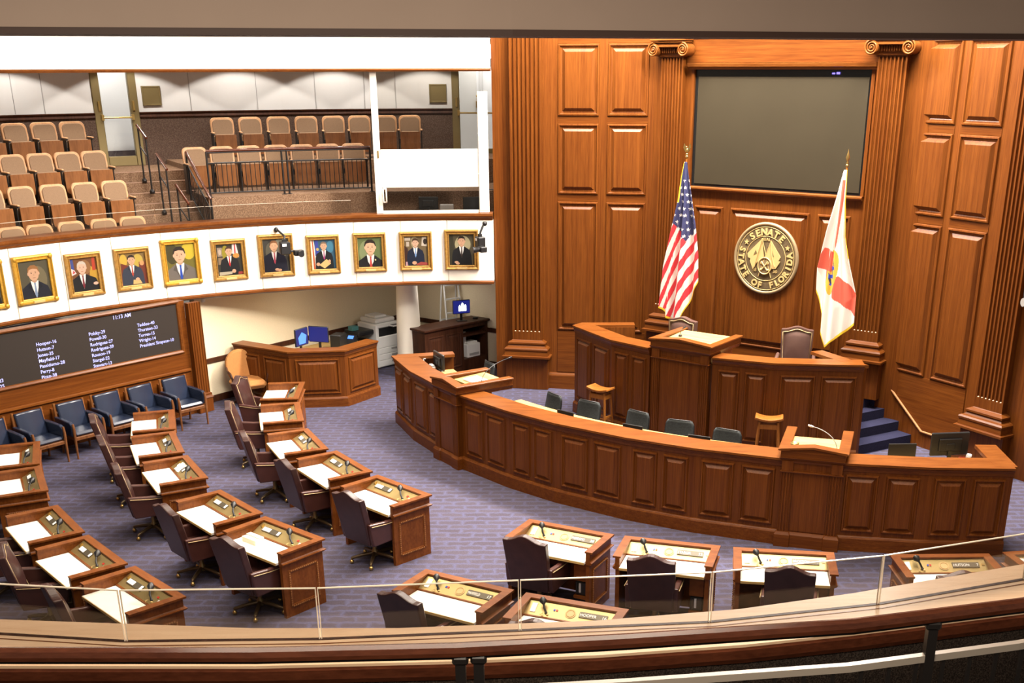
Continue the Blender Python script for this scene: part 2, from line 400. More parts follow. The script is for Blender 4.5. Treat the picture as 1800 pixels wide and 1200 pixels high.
# ------------------------------------------------------------------ pilasters
def pilaster(label, W, u, sw, base, top, pd=.12, capital=False, plinth_w=None):
    P = frame(W[0], W[1]) @ Vector((u, 0, 0))
    t = thing('pilaster', label, 'pilaster', (P.x, P.y, base), R(W[1]), 'fluted pilasters on the wood walls')
    h = sw / 2; e = (plinth_w / 2 - h) if plinth_w else .13
    m = MB(); m.box(-h - e, h + e, -.19, -.001, 0, .68, 0, .006); m.build('plinth', wood_v, t)
    pr = [(.0, .68), (e + .055, .68), (e + .055, .715), (e + .01, .725), (e, .79), (e - .005, .81), (e + .01, .83), (e + .012, .86), (e - .01, .885),
          (e * .62, .90), (e * .45, .935), (e * .6, .955), (e * .6, .985), (e * .35, 1.005), (.012, 1.02), (0, 1.03)]
    m = MB(); m.sweep([(o + .0, z) for o, z in pr] + [(-.05, 1.03), (-.05, .68)], [(-h, -.002), (-h, -pd), (h, -pd), (h, -.002)], smooth=False)
    m.build('base_molding', wood_h, t)
    zt = top - base; z0, z1 = 1.03, zt - (.40 if capital else 0); f0, f1 = 1.20, z1 - (.02 if capital else .05)
    m = MB(); m.box(-h, h, -pd, -.001, z0, f0); m.box(-h, h, -pd, -.001, f1, z1)
    n = 7; pit = sw * .93 / n; fw = pit * .62; pts = [(-h, -.001), (-h, -pd)]
    for i in range(n):
        c = -sw * .93 / 2 + pit * (i + .5)
        for k in range(7):
            w = PI * k / 6; pts.append((c - fw / 2 * math.cos(w), -pd + fw * .85 * math.sin(w)))
    pts += [(h, -pd), (h, -.001)]
    m.add([(x, y, z) for z in (f0, f1) for x, y in pts], [(i, i + 1, len(pts) + i + 1, len(pts) + i) for i in range(len(pts) - 1)])
    m.build('fluted_shaft', wood_v, t)
    m = MB()
    for i in range(n):
        c = -sw * .93 / 2 + pit * (i + .5)
        m.ball((c, -pd + .012, f0 + .006), (fw * .36, .014, .012), 8)
    m.build('painted_flute_glint', wood_cape, t)  # pale dots paint in the light caught at the groove ends
    if capital:
        m = MB(); zc = zt - .40                     # local height of the capital's foot
        wv = .43; vr = .118; dpt = .30
        m.box(-h - .02, h + .02, -pd - .03, -.001, zc, zc + .05, 0, .006)
        m.box(-h - .015, h + .015, -pd - .05, -.001, zc + .05, zc + .16)
        m.box(-wv + vr * .9, wv - vr * .9, -dpt + .03, -.001, zc + .155, zc + .235, 0, .012)
        m.box(-wv + .07, wv - .07, -dpt, -.001, zc + .235, zc + .262, 0, .006); m.box(-wv + .05, wv - .05, -dpt - .02, -.001, zc + .27, zc + .30, 0, .006)
        for s in (-1, 1):
            cx, cz = s * (wv - vr), zc + .118
            Mx = Matrix.Translation((cx, 0, cz)) @ Matrix.Rotation(PI / 2, 4, 'X')
            m.lathe([(vr * .93, 0), (vr * .93, dpt - .01), (.0, dpt - .01)], 28, M=Mx, smooth=False)
            sp = []
            for k in range(50):
                w = 2 * PI * 2.4 * k / 49; rr = vr * (1 - .80 * k / 49)
                sp.append((cx + s * rr * math.sin(w), -dpt - .004, cz + rr * math.cos(w)))
            m.tube(sp, [.017 - .008 * k / 49 for k in range(50)], 6)
            m.ball((cx, -dpt, cz), (.022, .016, .022), 10)
        for i in range(9):
            m.ball((-.17 + .0425 * i, -pd - .07, zc + .105), (.017, .02, .048), 8)
        m.build('ionic_capital', wood_cap, t)
    return t
pilaster('tall fluted pilaster beside the balcony, left of all the wood panels', LW, -.68, .63, 0, TOPZ, .12, False, .90)
pilaster('fluted pilaster with scroll capital left of the big dark screen', CW, .44, .47, .68, 6.86, .12, True, .70)
pilaster('fluted pilaster with scroll capital right of the big dark screen', CW, 4.64, .50, .68, 6.86, .12, True, .72)
pilaster('fluted pilaster at the far right wall behind the clerk monitor', RW, 2.05, .56, 0, TOPZ, .12, False, .86)

# ------------------------------------------------------------------ big screen
P = frame(*CW) @ Vector((2.57, 0, 0))
t = thing('wall_screen', 'large switched-off grey-brown screen framed in mahogany above the rostrum', 'screen', (P.x, P.y, 4.19), R(CW[1]))
m = MB(); m.box(-1.70, 1.70, .02, .06, 0, 2.05); m.build('bezel', screen_blk, t)
m = MB(); m.box(-1.63, 1.655, .005, .02, .05, 1.93); m.build('display_panel', screen_off, t)
m = MB(); m.box(.98, 1.03, -.002, .01, 1.975, 2.0); m.box(1.06, 1.12, -.002, .01, 1.975, 2.01); m.build('indicator_light', emit('violet_light', (.2, .15, 1), 1.2), t)
m = MB()
m.sweep([(0, 2.05), (.04, 2.05), (.055, 2.08), (.10, 2.10), (.115, 2.15), (.115, 2.165), (0, 2.165)], [(-1.80, -.021), (1.80, -.021)])
m.build('frame_cornice', wood_cap, t); m = MB()
m.sweep([(0, -.075), (.05, -.075), (.08, -.04), (.08, -.015), (.06, 0), (0, 0)], [(-1.72, -.001), (1.75, -.001)])
m.build('frame_sill', wood_cap, t)
MB().box(-1.76, -1.70, -.03, .0, 0, 2.05).build('frame_stile', wood_v, t); MB().box(1.70, 1.76, -.03, .0, 0, 2.05).build('frame_stile', wood_v, t)

# ------------------------------------------------------------------ seal
P = frame(*CW) @ Vector((2.575, -.036, 2.98))
t = thing('wall_seal', 'round bronze seal with gold lettering and flags on the wood wall', 'seal', tuple(P), R(CW[1]))
RX = Matrix.Rotation(PI / 2, 4, 'X')
m = MB(); m.lathe([(.0, 0), (.60, 0), (.60, .045), (.0, .045)], 64, M=RX, smooth=False); m.build('disc', seal_bg, t)
m = MB(); m.lathe([(.585, .0), (.655, .0), (.66, .03), (.645, .06), (.615, .062), (.60, .045)], 64, M=RX); m.build('rim', plain('seal_rim', (.30, .22, .12), .4, .2), t)
m = MB()
for rr in (.405, .575):
    m.tube([(rr * math.cos(2 * PI * k / 64), -.047, rr * math.sin(2 * PI * k / 64)) for k in range(64)], .006, 6, closed=True)
m.build('ring_line', gold_lt, t)
def arc_text(body, rad, a0, a1, size, out=True):
    n = len(body)
    for i, ch in enumerate(body):
        if ch == ' ': continue
        a = R(a0 + (a1 - a0) * i / (n - 1))
        x, z = rad * math.cos(a), rad * math.sin(a)
        tilt = (a - PI / 2) if out else (a + PI / 2)
        o = text_mesh(ch, size, 'letter', gold_lt, t, align='CENTER', ext=.008, bold=.006)
        o.matrix_parent_inverse = Matrix()
        o.rotation_mode = 'XYZ'
        M = Matrix.Translation((x, -.05, z)) @ Matrix.Rotation(-tilt, 4, 'Y') @ Matrix.Rotation(PI / 2, 4, 'X') @ Matrix.Translation((0, -size * .36, 0))
        o.location = M.to_translation(); o.rotation_euler = M.to_euler()
arc_text('SENATE', .49, 127, 51, .17)
arc_text('STATE OF FLORIDA', .49, 164, 371, .155, False)
def star(c, r, y0, y1, mb, mi=0):
    pts = [(c[0] + (r if k % 2 == 0 else r * .4) * math.sin(PI * k / 5), c[1] + (r if k % 2 == 0 else r * .4) * math.cos(PI * k / 5)) for k in range(10)]
    mb.extr(pts, y0, y1, mi)
m = MB(); star((-.40, .275), .05, -.06, -.045, m); star((.435, .225), .05, -.06, -.045, m); m.build('star', gold_lt, t)
text_mesh('SEAL', .075, 'letter', gold_lt, t, (0, -.05, .325), align='CENTER', ext=.005)
text_mesh('18', .085, 'letter', gold_lt, t, (-.21, -.05, -.245), align='CENTER', ext=.005)
text_mesh('38', .085, 'letter', gold_lt, t, (.21, -.05, -.245), align='CENTER', ext=.005)
flagL = [(-.085, .36), (-.37, .07), (-.35, -.0), (-.30, -.02), (-.31, -.06), (-.24, -.21), (-.17, -.09), (-.03, .04)]
flagR = [(.10, .33), (.31, .05), (.27, -.02), (.31, -.03), (.22, -.17), (.15, -.17), (.11, -.04), (.0, .07)]
m = MB(); m.extr(flagL, -.062, -.045); m.extr(flagR, -.062, -.045)
m.tube([(-.08, -.065, .36), (-.15, -.066, .10), (-.21, -.066, -.16)], .012, 6); m.tube([(.10, -.066, .31), (.14, -.066, .05), (.20, -.066, -.13)], .012, 6)
m.tube([(-.085, -.06, .37), (.14, -.06, -.34)], .008, 6); m.tube([(.10, -.06, .34), (-.12, -.06, -.33)], .008, 6); m.build('crossed_flags', gold_lt, t)
m = MB(); m.extr([(-.20, .15), (-.24, .05), (-.17, .09)], -.066, -.06); m.extr([(.13, .17), (.18, .05), (.12, .08)], -.066, -.06); m.build('flag_detail', bronze, t)
m = MB(); m.lathe([(0, .065), (.135, .065), (.135, .045)], 40, c=(0, 0, 0), M=Matrix.Translation((0, 0, -.13)) @ RX, smooth=False); m.build('center_disc', seal_bg, t)
m = MB(); m.tube([(.135 * math.cos(2 * PI * k / 40), -.066, -.13 + .15 * math.sin(2 * PI * k / 40)) for k in range(40)], .012, 6, closed=True)
for s in (-1, 1): m.tube([(s * .07, -.07, -.05), (-s * .06, -.07, -.21)], .014, 6); m.ball((s * .06, -.07, -.08), (.03, .01, .03)); m.ball((s * .07, -.07, -.2), (.025, .01, .02))
m.build('center_emblem', gold_lt, t)

# ------------------------------------------------------------------ draped flags
def in_poly(x, y, P):
    c = False; j = len(P) - 1
    for i in range(len(P)):
        if (P[i][1] > y) != (P[j][1] > y) and x < (P[j][0] - P[i][0]) * (y - P[i][1]) / (P[j][1] - P[i][1]) + P[i][0]: c = not c
        j = i
    return c
def lerp_tab(T, v):
    for (a, p), (b, q) in zip(T, T[1:]):
        if v <= b: return p + (q - p) * (v - a) / (b - a)
    return T[-1][1]
f_red = plain('flag_red', (.56, .025, .035), .75); f_white = plain('flag_white', (.70, .66, .60), .75); f_blue = plain('flag_blue', (.030, .032, .10), .75)
f_gold = plain('flag_gold_fringe', (.78, .50, .02), .8); f_red2 = plain('flag_brick_red', (.60, .10, .06), .75); f_or = plain('flag_seal_orange', (.72, .40, .05), .7)
def flag(name, label, u, off, zpole, pole_top, tab_l, tab_r, bot, mfn, folds, mats, finial, zs):
    """tab_l / tab_r: width left and right of the pole as it hangs; bot(s): hem height"""
    P = frame(*CW) @ Vector((u, -off, 0))
    t = thing(name, label, 'flag', (P.x, P.y, .68), R(CW[1]), None)
    m = MB(); m.lathe([(0, 0), (.17, 0), (.17, .03), (.06, .08), (.03, .10), (.0, .10)], 24); m.build('stand', brass, t)
    m = MB(); m.tube([(0, 0, .08), (0, 0, pole_top - .68)], .017, 10); m.build('pole', oak, t)
    m = MB(); finial(m, pole_top - .68); m.build('finial', brass, t)
    def fn(s, v):
        zt = zs - .68; zb = bot(s) - .68
        z = zt + (zb - zt) * v
        l, r = lerp_tab(tab_l, v), lerp_tab(tab_r, v)
        x = l + (r - l) * s
        y = -.05 - folds(s, v)
        return (x, y, z)
    m = MB(); m.grid(fn, 120, 260, mfn=lambda s, v: mfn(fn(s, v)[0], fn(s, v)[2] + .68, s, v))
    m.build('cloth', mats, t, solid=.006)
    return t
def fin_eagle(m, z):
    m.ball((0, 0, z + .03), .032); m.lathe([(.012, z + .05), (.03, z + .07), (.012, z + .09)], 12)
    m.ball((0, 0, z + .14), (.025, .03, .05)); m.ball((0, -.02, z + .20), (.018, .022, .02))
    for s in (-1, 1): m.extr([(0, z + .10), (s * .03, z + .11), (s * .075, z + .19), (s * .06, z + .26), (s * .035, z + .2)], -.01, .01)
def fin_spear(m, z):
    m.ball((0, 0, z + .03), .028); m.lathe([(.012, z + .05), (.028, z + .07), (.012, z + .09), (.02, z + .11), (.034, z + .16), (.012, z + .24), (.001, z + .30)], 12)
# national flag: the canton hangs on top, the stripes run down it at a slant
def us_m(x, z, s, v):
    hem = us_bot(s)
    if z - hem < .045: return 3
    if v < .26 and s < .10: return 3
    zc = 3.23 + (.10 - x) * 1.15 if x < .10 else 3.23 + (x - .10) * 1.25
    if z > zc:
        for cx, cz in US_STARS:
            dx, dz = x - cx, z - cz
            r = math.hypot(dx, dz)
            if r < .030:
                k = math.cos(5 * math.atan2(dx, dz)) * .5 + .5
                if r < .012 + .019 * k: return 1
        return 2
    w = z - (x * 2.6 if x < .0 else x * 1.73)
    return 0 if int(math.floor(w / .19)) % 2 == 0 else 1
US_STARS = [(.055 + .11 * i - .02 * j + (.05 if j % 2 else 0) - .05, 4.33 - .125 * j) for j in range(12) for i in range(-3, 4)]
def us_bot(s):
    return 1.92 - s * .3 if s < .2 else (1.75 - (s - .2) * .4 if s < .52 else 1.62 + (s - .52) * 1.83)
flag('national_flag', 'stars and stripes flag with gold fringe hanging left of the wall seal', 1.05, .5, 0, 4.72,
     [(0, -.02), (.10, -.07), (.25, -.11), (.45, -.22), (.7, -.36), (1, -.44)], [(0, .04), (.12, .10), (.3, .20), (.5, .30), (.75, .38), (1, .40)], us_bot,
     us_m, lambda s, v: (.045 * math.sin(s * 13 + .6) + .03 * math.sin(s * 27 + v * 2)) * min(1, v * 2.2) + .05 * v * math.sin(PI * s), [f_red, f_white, f_blue, f_gold], fin_eagle, 4.66)
def fl_m(x, z, s, v):
    if z - fl_bot(s) < .05: return 3
    if (s > .93 and v < .56) or (s > .88 and v < .3): return 3
    if in_poly(x, z, [(-.03, 4.5), (.02, 4.5), (-.02, 3.4), (-.05, 3.2), (-.07, 3.2)]): return 0
    if in_poly(x, z, [(-.24, 3.36), (-.07, 3.28), (-.09, 2.94), (-.40, 3.02)]): return 0
    e = ((x + .075 - (z - 2.94) * .06) / .11) ** 2 + ((z - 2.94) / .40) ** 2
    if e < 1: return 2 if e > .35 else (4 if math.sin(z * 40) > .3 else (5 if math.sin(z * 23 + x * 60) > .2 else 2))
    if in_poly(x, z, [(-.05, 2.80), (.05, 2.89), (.6, 2.50), (.6, 2.12), (-.02, 2.52)]): return 0
    return 1
def fl_bot(s):
    return 2.58 - s * 2.2 if s < .18 else (1.85 - (s - .18) * 2.2 if s < .30 else 1.59 + (s - .30) * .68)
flag('state_flag', 'white state flag with red cross and gold fringe hanging right of the wall seal', 4.18, .5, 0, 4.70,
     [(0, -.03), (.2, -.10), (.5, -.23), (.8, -.34), (1, -.33)], [(0, .03), (.2, .05), (.42, .11), (.6, .24), (.8, .42), (1, .43)], fl_bot,
     fl_m, lambda s, v: (.04 * math.sin(s * 11 + 2) + .025 * math.sin(s * 24 + v * 3)) * min(1, v * 2.2) + .05 * v * math.sin(PI * s), [f_red2, f_white, f_or, f_gold, blue, f_blue], fin_spear, 4.66)
# ------------------------------------------------------------------ clerks' bar, lecterns, rostrum
def counter(name, label, pts, h, base=0.0, capw=.40, panels=(), skirt=.22, ptop=None, pbot=None, group=None, ends=True):
    """counter front along pts (left to right as seen from the hall); panels: per segment list of (t0,t1) fractions"""
    o = (pts[0][0], pts[0][1], base)
    t = thing(name, label, 'counter', o, 0, group)
    ptop = ptop or h - .17; pbot = pbot or skirt + .06
    m = MB(); m.sweep([(0, 0), (0, h - .04), (-.06, h - .04), (-.06, 0)], pts); m.build('front_body', wood_v, t, off=(o[0], o[1], 0))
    m = MB(); m.sweep([(.035, h - .045), (.055, h - .03), (.055, h), (-capw, h), (-capw, h - .05), (-.02, h - .05)], pts); m.build('cap', wood_cap, t, off=(o[0], o[1], 0))
    m = MB(); m.sweep([(.0, h - .13), (.012, h - .125), (.016, h - .09), (.03, h - .06), (.035, h - .046), (-.0, h - .046)], pts); m.build('cap_molding', wood_h, t, off=(o[0], o[1], 0))
    m = MB(); m.sweep([(-.005, .0), (.04, 0), (.04, skirt - .035), (.028, skirt - .015), (.016, skirt), (-.005, skirt + .004)], pts); m.build('skirting', wood_h, t, off=(o[0], o[1], 0))
    for i, seg in enumerate(panels):
        a, b = Vector(pts[i][:2]), Vector(pts[i + 1][:2]); L = (b - a).length; az = math.atan2(b.y - a.y, b.x - a.x)
        for t0, t1 in seg:
            q = MB().rects(t0 * L, t1 * L, pbot, ptop, [(0, -.001), (.012, -.028), (.028, -.030), (.042, -.004), (.052, -.002), (.098, -.040), (.103, -.041)]).build('raised_panel', wood_v, t)
            q.location = (a.x - o[0], a.y - o[1], 0); q.rotation_euler = (0, 0, az)
    return t
def bar(*angs): return [pol(a, RB, CB) for a in angs]
two = [(.08, .46), (.54, .92)]
tS1 = counter('bar_counter', 'short panelled left end of the curved clerks bar beside the left lectern', bar(198.3, 205.7, 213.6), 1.29, panels=[two, two], group='sections of the curved clerks bar')
tS2 = counter('bar_counter', 'long curved middle section of the clerks bar between its two lecterns', bar(217.2, 224.6, 230.6, 238.3, 244.6, 252.2), 1.29, panels=[two] * 5, group='sections of the curved clerks bar')
tS3 = counter('bar_counter', 'right end section of the clerks bar in front of the carpeted stairs', bar(256.7, 263.8, 270.6), 1.29, panels=[two, two], group='sections of the curved clerks bar')
# end returns and the clerks' worktops belong to the sections
def add_return(t, pts, h, capw, base=0.0):
    o = t.location
    m = MB(); m.sweep([(0, 0), (0, h - .04), (-.06, h - .04), (-.06, 0)], pts); m.build('return_panel', wood_v, t, off=(o.x, o.y, 0))
    m = MB(); m.sweep([(.05, h - .06), (.055, h - .03), (.055, h + .001), (-capw, h + .001), (-capw, h - .05)], pts); m.build('return_cap', wood_cap, t, off=(o.x, o.y, 0))
p0 = pol(198.3, RB, CB)
add_return(tS1, [(-1.80, 21.45), (p0[0] + .05, p0[1] + .02)], 1.29, .20)
p1 = pol(270.6, RB, CB)
add_return(tS3, [(p1[0] - .01, p1[1] + .02), (6.33, 15.62)], 1.29, .24)
def worktop(t, a0, a1, r0, r1, z, n=10):
    o = t.location; m = MB(); sector(m, r0, r1, a0, a1, z - .04, z, n, 0, CB)
    m.build('worktop', maple, t, off=(o.x, o.y, 0))
worktop(tS1, 201.5, 211.5, RB - 1.0, RB - .42, 1.06)
worktop(tS2, 219.5, 250.0, RB - .95, RB - .41, 1.12, 24)
worktop(tS3, 259.0, 269.0, RB - .95, RB - .41, 1.06)

def lectern(label, FL, FR, h, base, arm, surf, group, deep=.72, peak=.055, name='lectern', sy=(.17, .77)):
    a, b = Vector(FL), Vector(FR); w = (b - a).length; az = math.degrees(math.atan2(b.y - a.y, b.x - a.x)); mid = (a + b) / 2
    t = thing(name, label, 'lectern', (mid.x, mid.y, base), R(az), group)
    h2 = w / 2; k = h2 - .07
    m = MB(); m.box(-k, k, .055, .12, 0, h - .2); m.box(-k, -k + .05, .055, deep, 0, h - .2); m.box(k - .05, k, .055, deep, 0, h - .2); m.build('body', wood_v, t)
    m = MB(); m.box(-k + .17, k - .17, .045, .056, .24, h - .30); m.build('front_panel', wood_v, t)
    for s in (-1, 1):                                  # reeded strips at the corners
        x0, x1 = (-k - .005, -k + .15) if s < 0 else (k - .15, k + .005)
        m = MB(); n = 4; pts = [(x0, .055), (x0, .03)]
        for i in range(n):
            c = x0 + .155 * (i + .5) / n
            pts += [(c - .012, .03), (c - .006, .044), (c + .006, .044), (c + .012, .03)]
        pts += [(x1, .03), (x1, .055)]
        m.prism(pts, .2, h - .32); m.box(x0, x1, .024, .055, h - .32, h - .17); m.build('corner_pilaster', wood_v, t)
    m = MB(); m.sweep([(-.04, 0), (.035, 0), (.035, .18), (.022, .2), (.01, .22), (-.04, .22)], [(-k - .005, deep), (-k - .005, .03), (-k + .15, .03), (-k + .16, .05), (k - .16, .05), (k - .15, .03), (k + .005, .03), (k + .005, deep)])
    m.build('plinth', wood_h, t)
    m = MB(); m.sweep([(-.02, h - .345), (.012, h - .34), (.016, h - .325), (-.02, h - .32)], [(-k - .005, deep * .3), (-k - .005, .03), (k + .005, .03), (k + .005, deep * .3)]); m.build('belt_molding', wood_h, t)
    m = MB(); m.sweep([(-.05, h - .2), (.008, h - .2), (.014, h - .17), (.035, h - .145), (.045, h - .125), (-.05, h - .125)], [(-k, arm), (-k, .045), (k, .045), (k, arm)])
    m.sweep([(-.06, h - .126), (.03, h - .126), (.03, h - .02), (-.06, h - .02)], [(-k, arm), (-k, .045), (k, .045), (k, arm)])
    m.extr([(-k, h - .06), (k, h - .06), (k, h - .015), (0, h + peak - .02), (-k, h - .015)], .02, .11); m.build('upper_case', wood_h, t)
    m = MB()
    for s in (-1, 1):
        x0, x1 = (-h2, -h2 + .15) if s < 0 else (h2 - .15, h2)
        m.box(x0, x1, 0, arm, h - .028, h, 0, .006)
    m.extr([(-h2 + .02, h - .028), (0, h - .028 + peak), (h2 - .02, h - .028), (h2 - .02, h + .002), (0, h + peak), (-h2 + .02, h + .002)], -.005, .16); m.build('rim', wood_cap, t)
    m = MB(); zf, zb = surf
    m.add([(-k + .06, sy[0], zf), (k - .06, sy[0], zf), (k - .06, sy[1], zb), (-k + .06, sy[1], zb), (-k + .06, sy[0], zf - .03), (k - .06, sy[0], zf - .03), (k - .06, sy[1], zb - .03), (-k + .06, sy[1], zb - .03)],
          [(0, 1, 2, 3), (7, 6, 5, 4), (0, 4, 5, 1), (1, 5, 6, 2), (2, 6, 7, 3), (3, 7, 4, 0)]); m.build('reading_surface', maple, t)
    return t
GL = 'lecterns and podium in the counters'
tL1 = lectern('lectern at the left end of the curved bar with a pad on its yellow top', (-2.01, 19.026), (-1.501, 18.277), 1.44, 0, 1.12, (1.36, 1.40), GL, sy=(.40, 1.0))
tL2 = lectern('lectern at the right end of the curved bar with a small brass cup on top', (3.157, 15.015), (4.065, 14.734), 1.44, 0, 1.12, (1.365, 1.40), GL)
tPD = lectern('tall central podium of the rostrum with a peaked front rim', (1.755, 19.87), (2.769, 19.13), 1.90, 0, 1.15, (1.845, 1.88), GL, deep=.9, sy=(.36, 1.02), name='podium')
def gooseneck(t, x, y, z, dx, dy, hgt, mat, hd=.012, name='gooseneck_microphone'):
    P = Matrix.Translation(t.location) @ Matrix.Rotation(t.rotation_euler[2], 4, 'Z') @ Vector((x, y, z))
    return P
def mic_stand(P, D, hgt, label, mat):
    t = thing('gooseneck_microphone', label, 'microphone', tuple(P))
    m = MB(); m.lathe([(0, 0), (.035, 0), (.03, .02), (.012, .04), (0, .04)], 14); m.build('base', black, t)
    pts = [(D[0] * f * f, D[1] * f * f, .03 + hgt * (1 - (1 - f) ** 1.6)) for f in [i / 10 for i in range(11)]]
    m = MB(); m.tube(pts, .006, 8); m.build('neck', mat, t)
    m = MB(); d = Vector(pts[-1]) - Vector(pts[-2]); d.normalize(); e = Vector(pts[-1])
    m.tube([e - d * .01, e + d * .02, e + d * .07], [.010, .016, .013], 10); m.build('head', black if mat is black else steel, t)
    return t
tL2M = Matrix.Translation(tL2.location) @ Matrix.Rotation(tL2.rotation_euler[2], 4, 'Z')
tL1M = Matrix.Translation(tL1.location) @ Matrix.Rotation(tL1.rotation_euler[2], 4, 'Z')
tPDM = Matrix.Translation(tPD.location) @ Matrix.Rotation(tPD.rotation_euler[2], 4, 'Z')
P = tL2M @ Vector((.30, .22, 1.37)); mic_stand(P, (-.30, .25), .28, 'silver gooseneck microphone bending left on the right lectern', grey_pl)
P = tL1M @ Vector((.33, .55, 1.37)); mic_stand(P, (.45, .55), .30, 'black gooseneck microphone arching back from the left lectern', black)
m = MB(); m.lathe([(0, 0), (.05, 0), (.06, .09), (.05, .09), (.045, .01), (0, .01)], 18)
P = tL2M @ Vector((-.28, .27, 1.372)); tag(m.build('brass_cup', brass, None, tuple(P)), 'small brass cup on the front left of the right lectern top', 'cup')
m = MB(); m.box(-.20, .20, -.14, .14, 0, .02); o = m.build('note_pad', paper, None, tuple(tL1M @ Vector((.05, .62, 1.378)))); o.rotation_euler = (R(3), 0, R(-55)); tag(o, 'white note pad on the yellow top of the left lectern', 'pad')
m = MB(); m.box(-.17, .17, -.022, .022, 0, .03, 0, .006); o = m.build('black_bar', black, None, tuple(tL1M @ Vector((-.05, .27, 1.33)))); o.rotation_euler = (0, 0, R(-56)); o.name = 'desk_light_bar'; tag(o, 'long black strip lying along the front of the left lectern top', 'strip')
m = MB(); m.box(-.30, .30, -.05, .05, 0, .025); m.ball((.33, 0, .03), .03); o = m.build('podium_equipment_strip', black, None, tuple(tPDM @ Vector((.06, .26, 1.80)))); o.rotation_euler = (0, 0, R(-36)); tag(o, 'black equipment strip along the front of the podium top', 'strip')
P = tPDM @ Vector((-.33, .60, 1.86)); mic_stand(P, (.06, .08), .10, 'tiny black microphone on the podium top', black)

# rostrum
rl = [(.519, 21.873), (1.166, 20.628), (1.80, 19.97)]; rr_ = [(2.81, 19.25), (3.792, 18.831), (5.256, 18.679)]
tR1 = counter('rostrum_counter', 'tall panelled rostrum front left of the podium behind the wooden stool', rl, 1.71, capw=.34, panels=[[(.07, .46), (.54, .93)], [(.08, .46), (.54, .92)]], ptop=1.50, pbot=.28, group='rostrum counters beside the podium')
tR2 = counter('rostrum_counter', 'tall panelled rostrum front right of the podium reaching the carpeted stairs', rr_, 1.71, capw=.34, panels=[[(.10, .46), (.54, .90)], [(.07, .47), (.53, .93)]], ptop=1.50, pbot=.28, group='rostrum counters beside the podium')
add_return(tR1, [(1.667, 21.90), (.53, 21.90)], 1.71, -.05)
m = MB(); m.prism([(.47, 21.86), (1.667, 21.86), (1.667, 22.10), (.66, 22.10)], 1.66, 1.711); m.build('return_cap', wood_cap, tR1, off=(rl[0][0], rl[0][1], 0))
m = MB(); m.prism([(5.31, 18.62), (4.782, 19.72), (4.56, 19.63), (5.0, 18.72)], 1.66, 1.711); m.build('return_cap', wood_cap, tR2, off=(rr_[0][0], rr_[0][1], 0))
m = MB(); m.prism([(5.256, 18.70), (5.32, 18.75), (4.79, 19.70), (4.73, 19.68)], 0, 1.67); m.build('return_panel', wood_v, tR2, off=(rr_[0][0], rr_[0][1], 0))
m = MB(); m.prism([(.95, 21.55), (1.40, 20.82), (2.02, 20.22), (2.25, 20.55), (1.45, 21.6)], 1.40, 1.44); m.build('worktop', maple, tR1, off=(rl[0][0], rl[0][1], 0))
m = MB(); m.prism([(3.0, 19.6), (3.85, 19.22), (4.6, 19.12), (4.4, 19.55), (3.2, 20.0)], 1.44, 1.48); m.build('worktop', maple, tR2, off=(rr_[0][0], rr_[0][1], 0))
# platform and stairs
lw = frame(*LW); cw = frame(*CW); rw = frame(*RW)
m = MB(); m.prism([(.70, 21.80), (1.25, 20.75), (1.9, 20.05), (2.75, 19.40), (3.8, 18.92), (5.15, 18.80), (5.40, 19.30), (5.65, 20.215), (6.16, 20.56), (5.96, 20.33), (2.02, 23.24), (1.2, 23.40), (.70, 22.6)], 0, .68)
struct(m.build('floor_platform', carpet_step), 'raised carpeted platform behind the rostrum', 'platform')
t = thing('platform_stairs', 'dark blue carpeted stairs climbing to the rostrum along the right wall', 'stairs', (6.0, 19.6, 0))
lines = [((5.65, 20.215), (6.25, 20.60)), ((5.50, 19.85), (6.37, 20.37)), ((5.40, 19.45), (6.50, 20.08)), ((5.31, 19.03), (6.64, 19.80))]
for i in range(3):
    (a, b), (c, d) = lines[i], lines[i + 1]
    z1 = .51 - .17 * i
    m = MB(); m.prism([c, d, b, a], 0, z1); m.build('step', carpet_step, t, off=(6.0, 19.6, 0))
m = MB(); m.prism([(5.30, 18.99), (6.68, 19.79), (6.64, 19.83), (5.28, 19.04)], 0, .001); m.build('stair_nosing', carpet_step, t, off=(6.0, 19.6, 0))

# small things on the counters
def monitor(P, az, w, h, label, front, z_lift=.10, tilt=0, cat='monitor', group=None):
    t = thing('monitor', label, cat, tuple(P), R(az), group)
    m = MB(); m.box(-.11, .11, -.07, .09, 0, .015, 0, .006); m.box(-.025, .025, .02, .045, .01, z_lift + h * .5); m.build('stand', black, t)
    m = MB(); m.box(-w / 2, w / 2, -.015, .025, z_lift, z_lift + h, 0, .012); m.box(-w * .3, w * .3, .02, .05, z_lift + h * .2, z_lift + h * .75, 0, .01); m.box(-w * .11, w * .11, .045, .06, z_lift + h * .25, z_lift + h * .55, 0, .006); m.build('casing', black, t)
    m = MB(); m.box(-w / 2 + .012, w / 2 - .012, -.018, -.014, z_lift + .015, z_lift + h - .012); m.build('screen', front, t)
    return t
monitor((5.72, 15.62, 1.06), 186, .56, .34, 'black monitor seen from behind on the right bar section', screen_blk, .08)
monitor((-2.02, 20.93, 1.06), 116, .50, .30, 'black monitor seen from behind on the left end of the bar', screen_blk, .04)
t = thing('laptop', 'open black laptop behind the right bar section below the stairs', 'laptop', (5.03, 15.55, 1.06), R(182))
m = MB(); m.box(-.20, .20, -.26, 0, 0, .02); m.build('keyboard_base', black, t)
m = MB(); m.box(-.20, .20, 0, .02, .01, .28, 0, .006); m.build('lid', black, t)
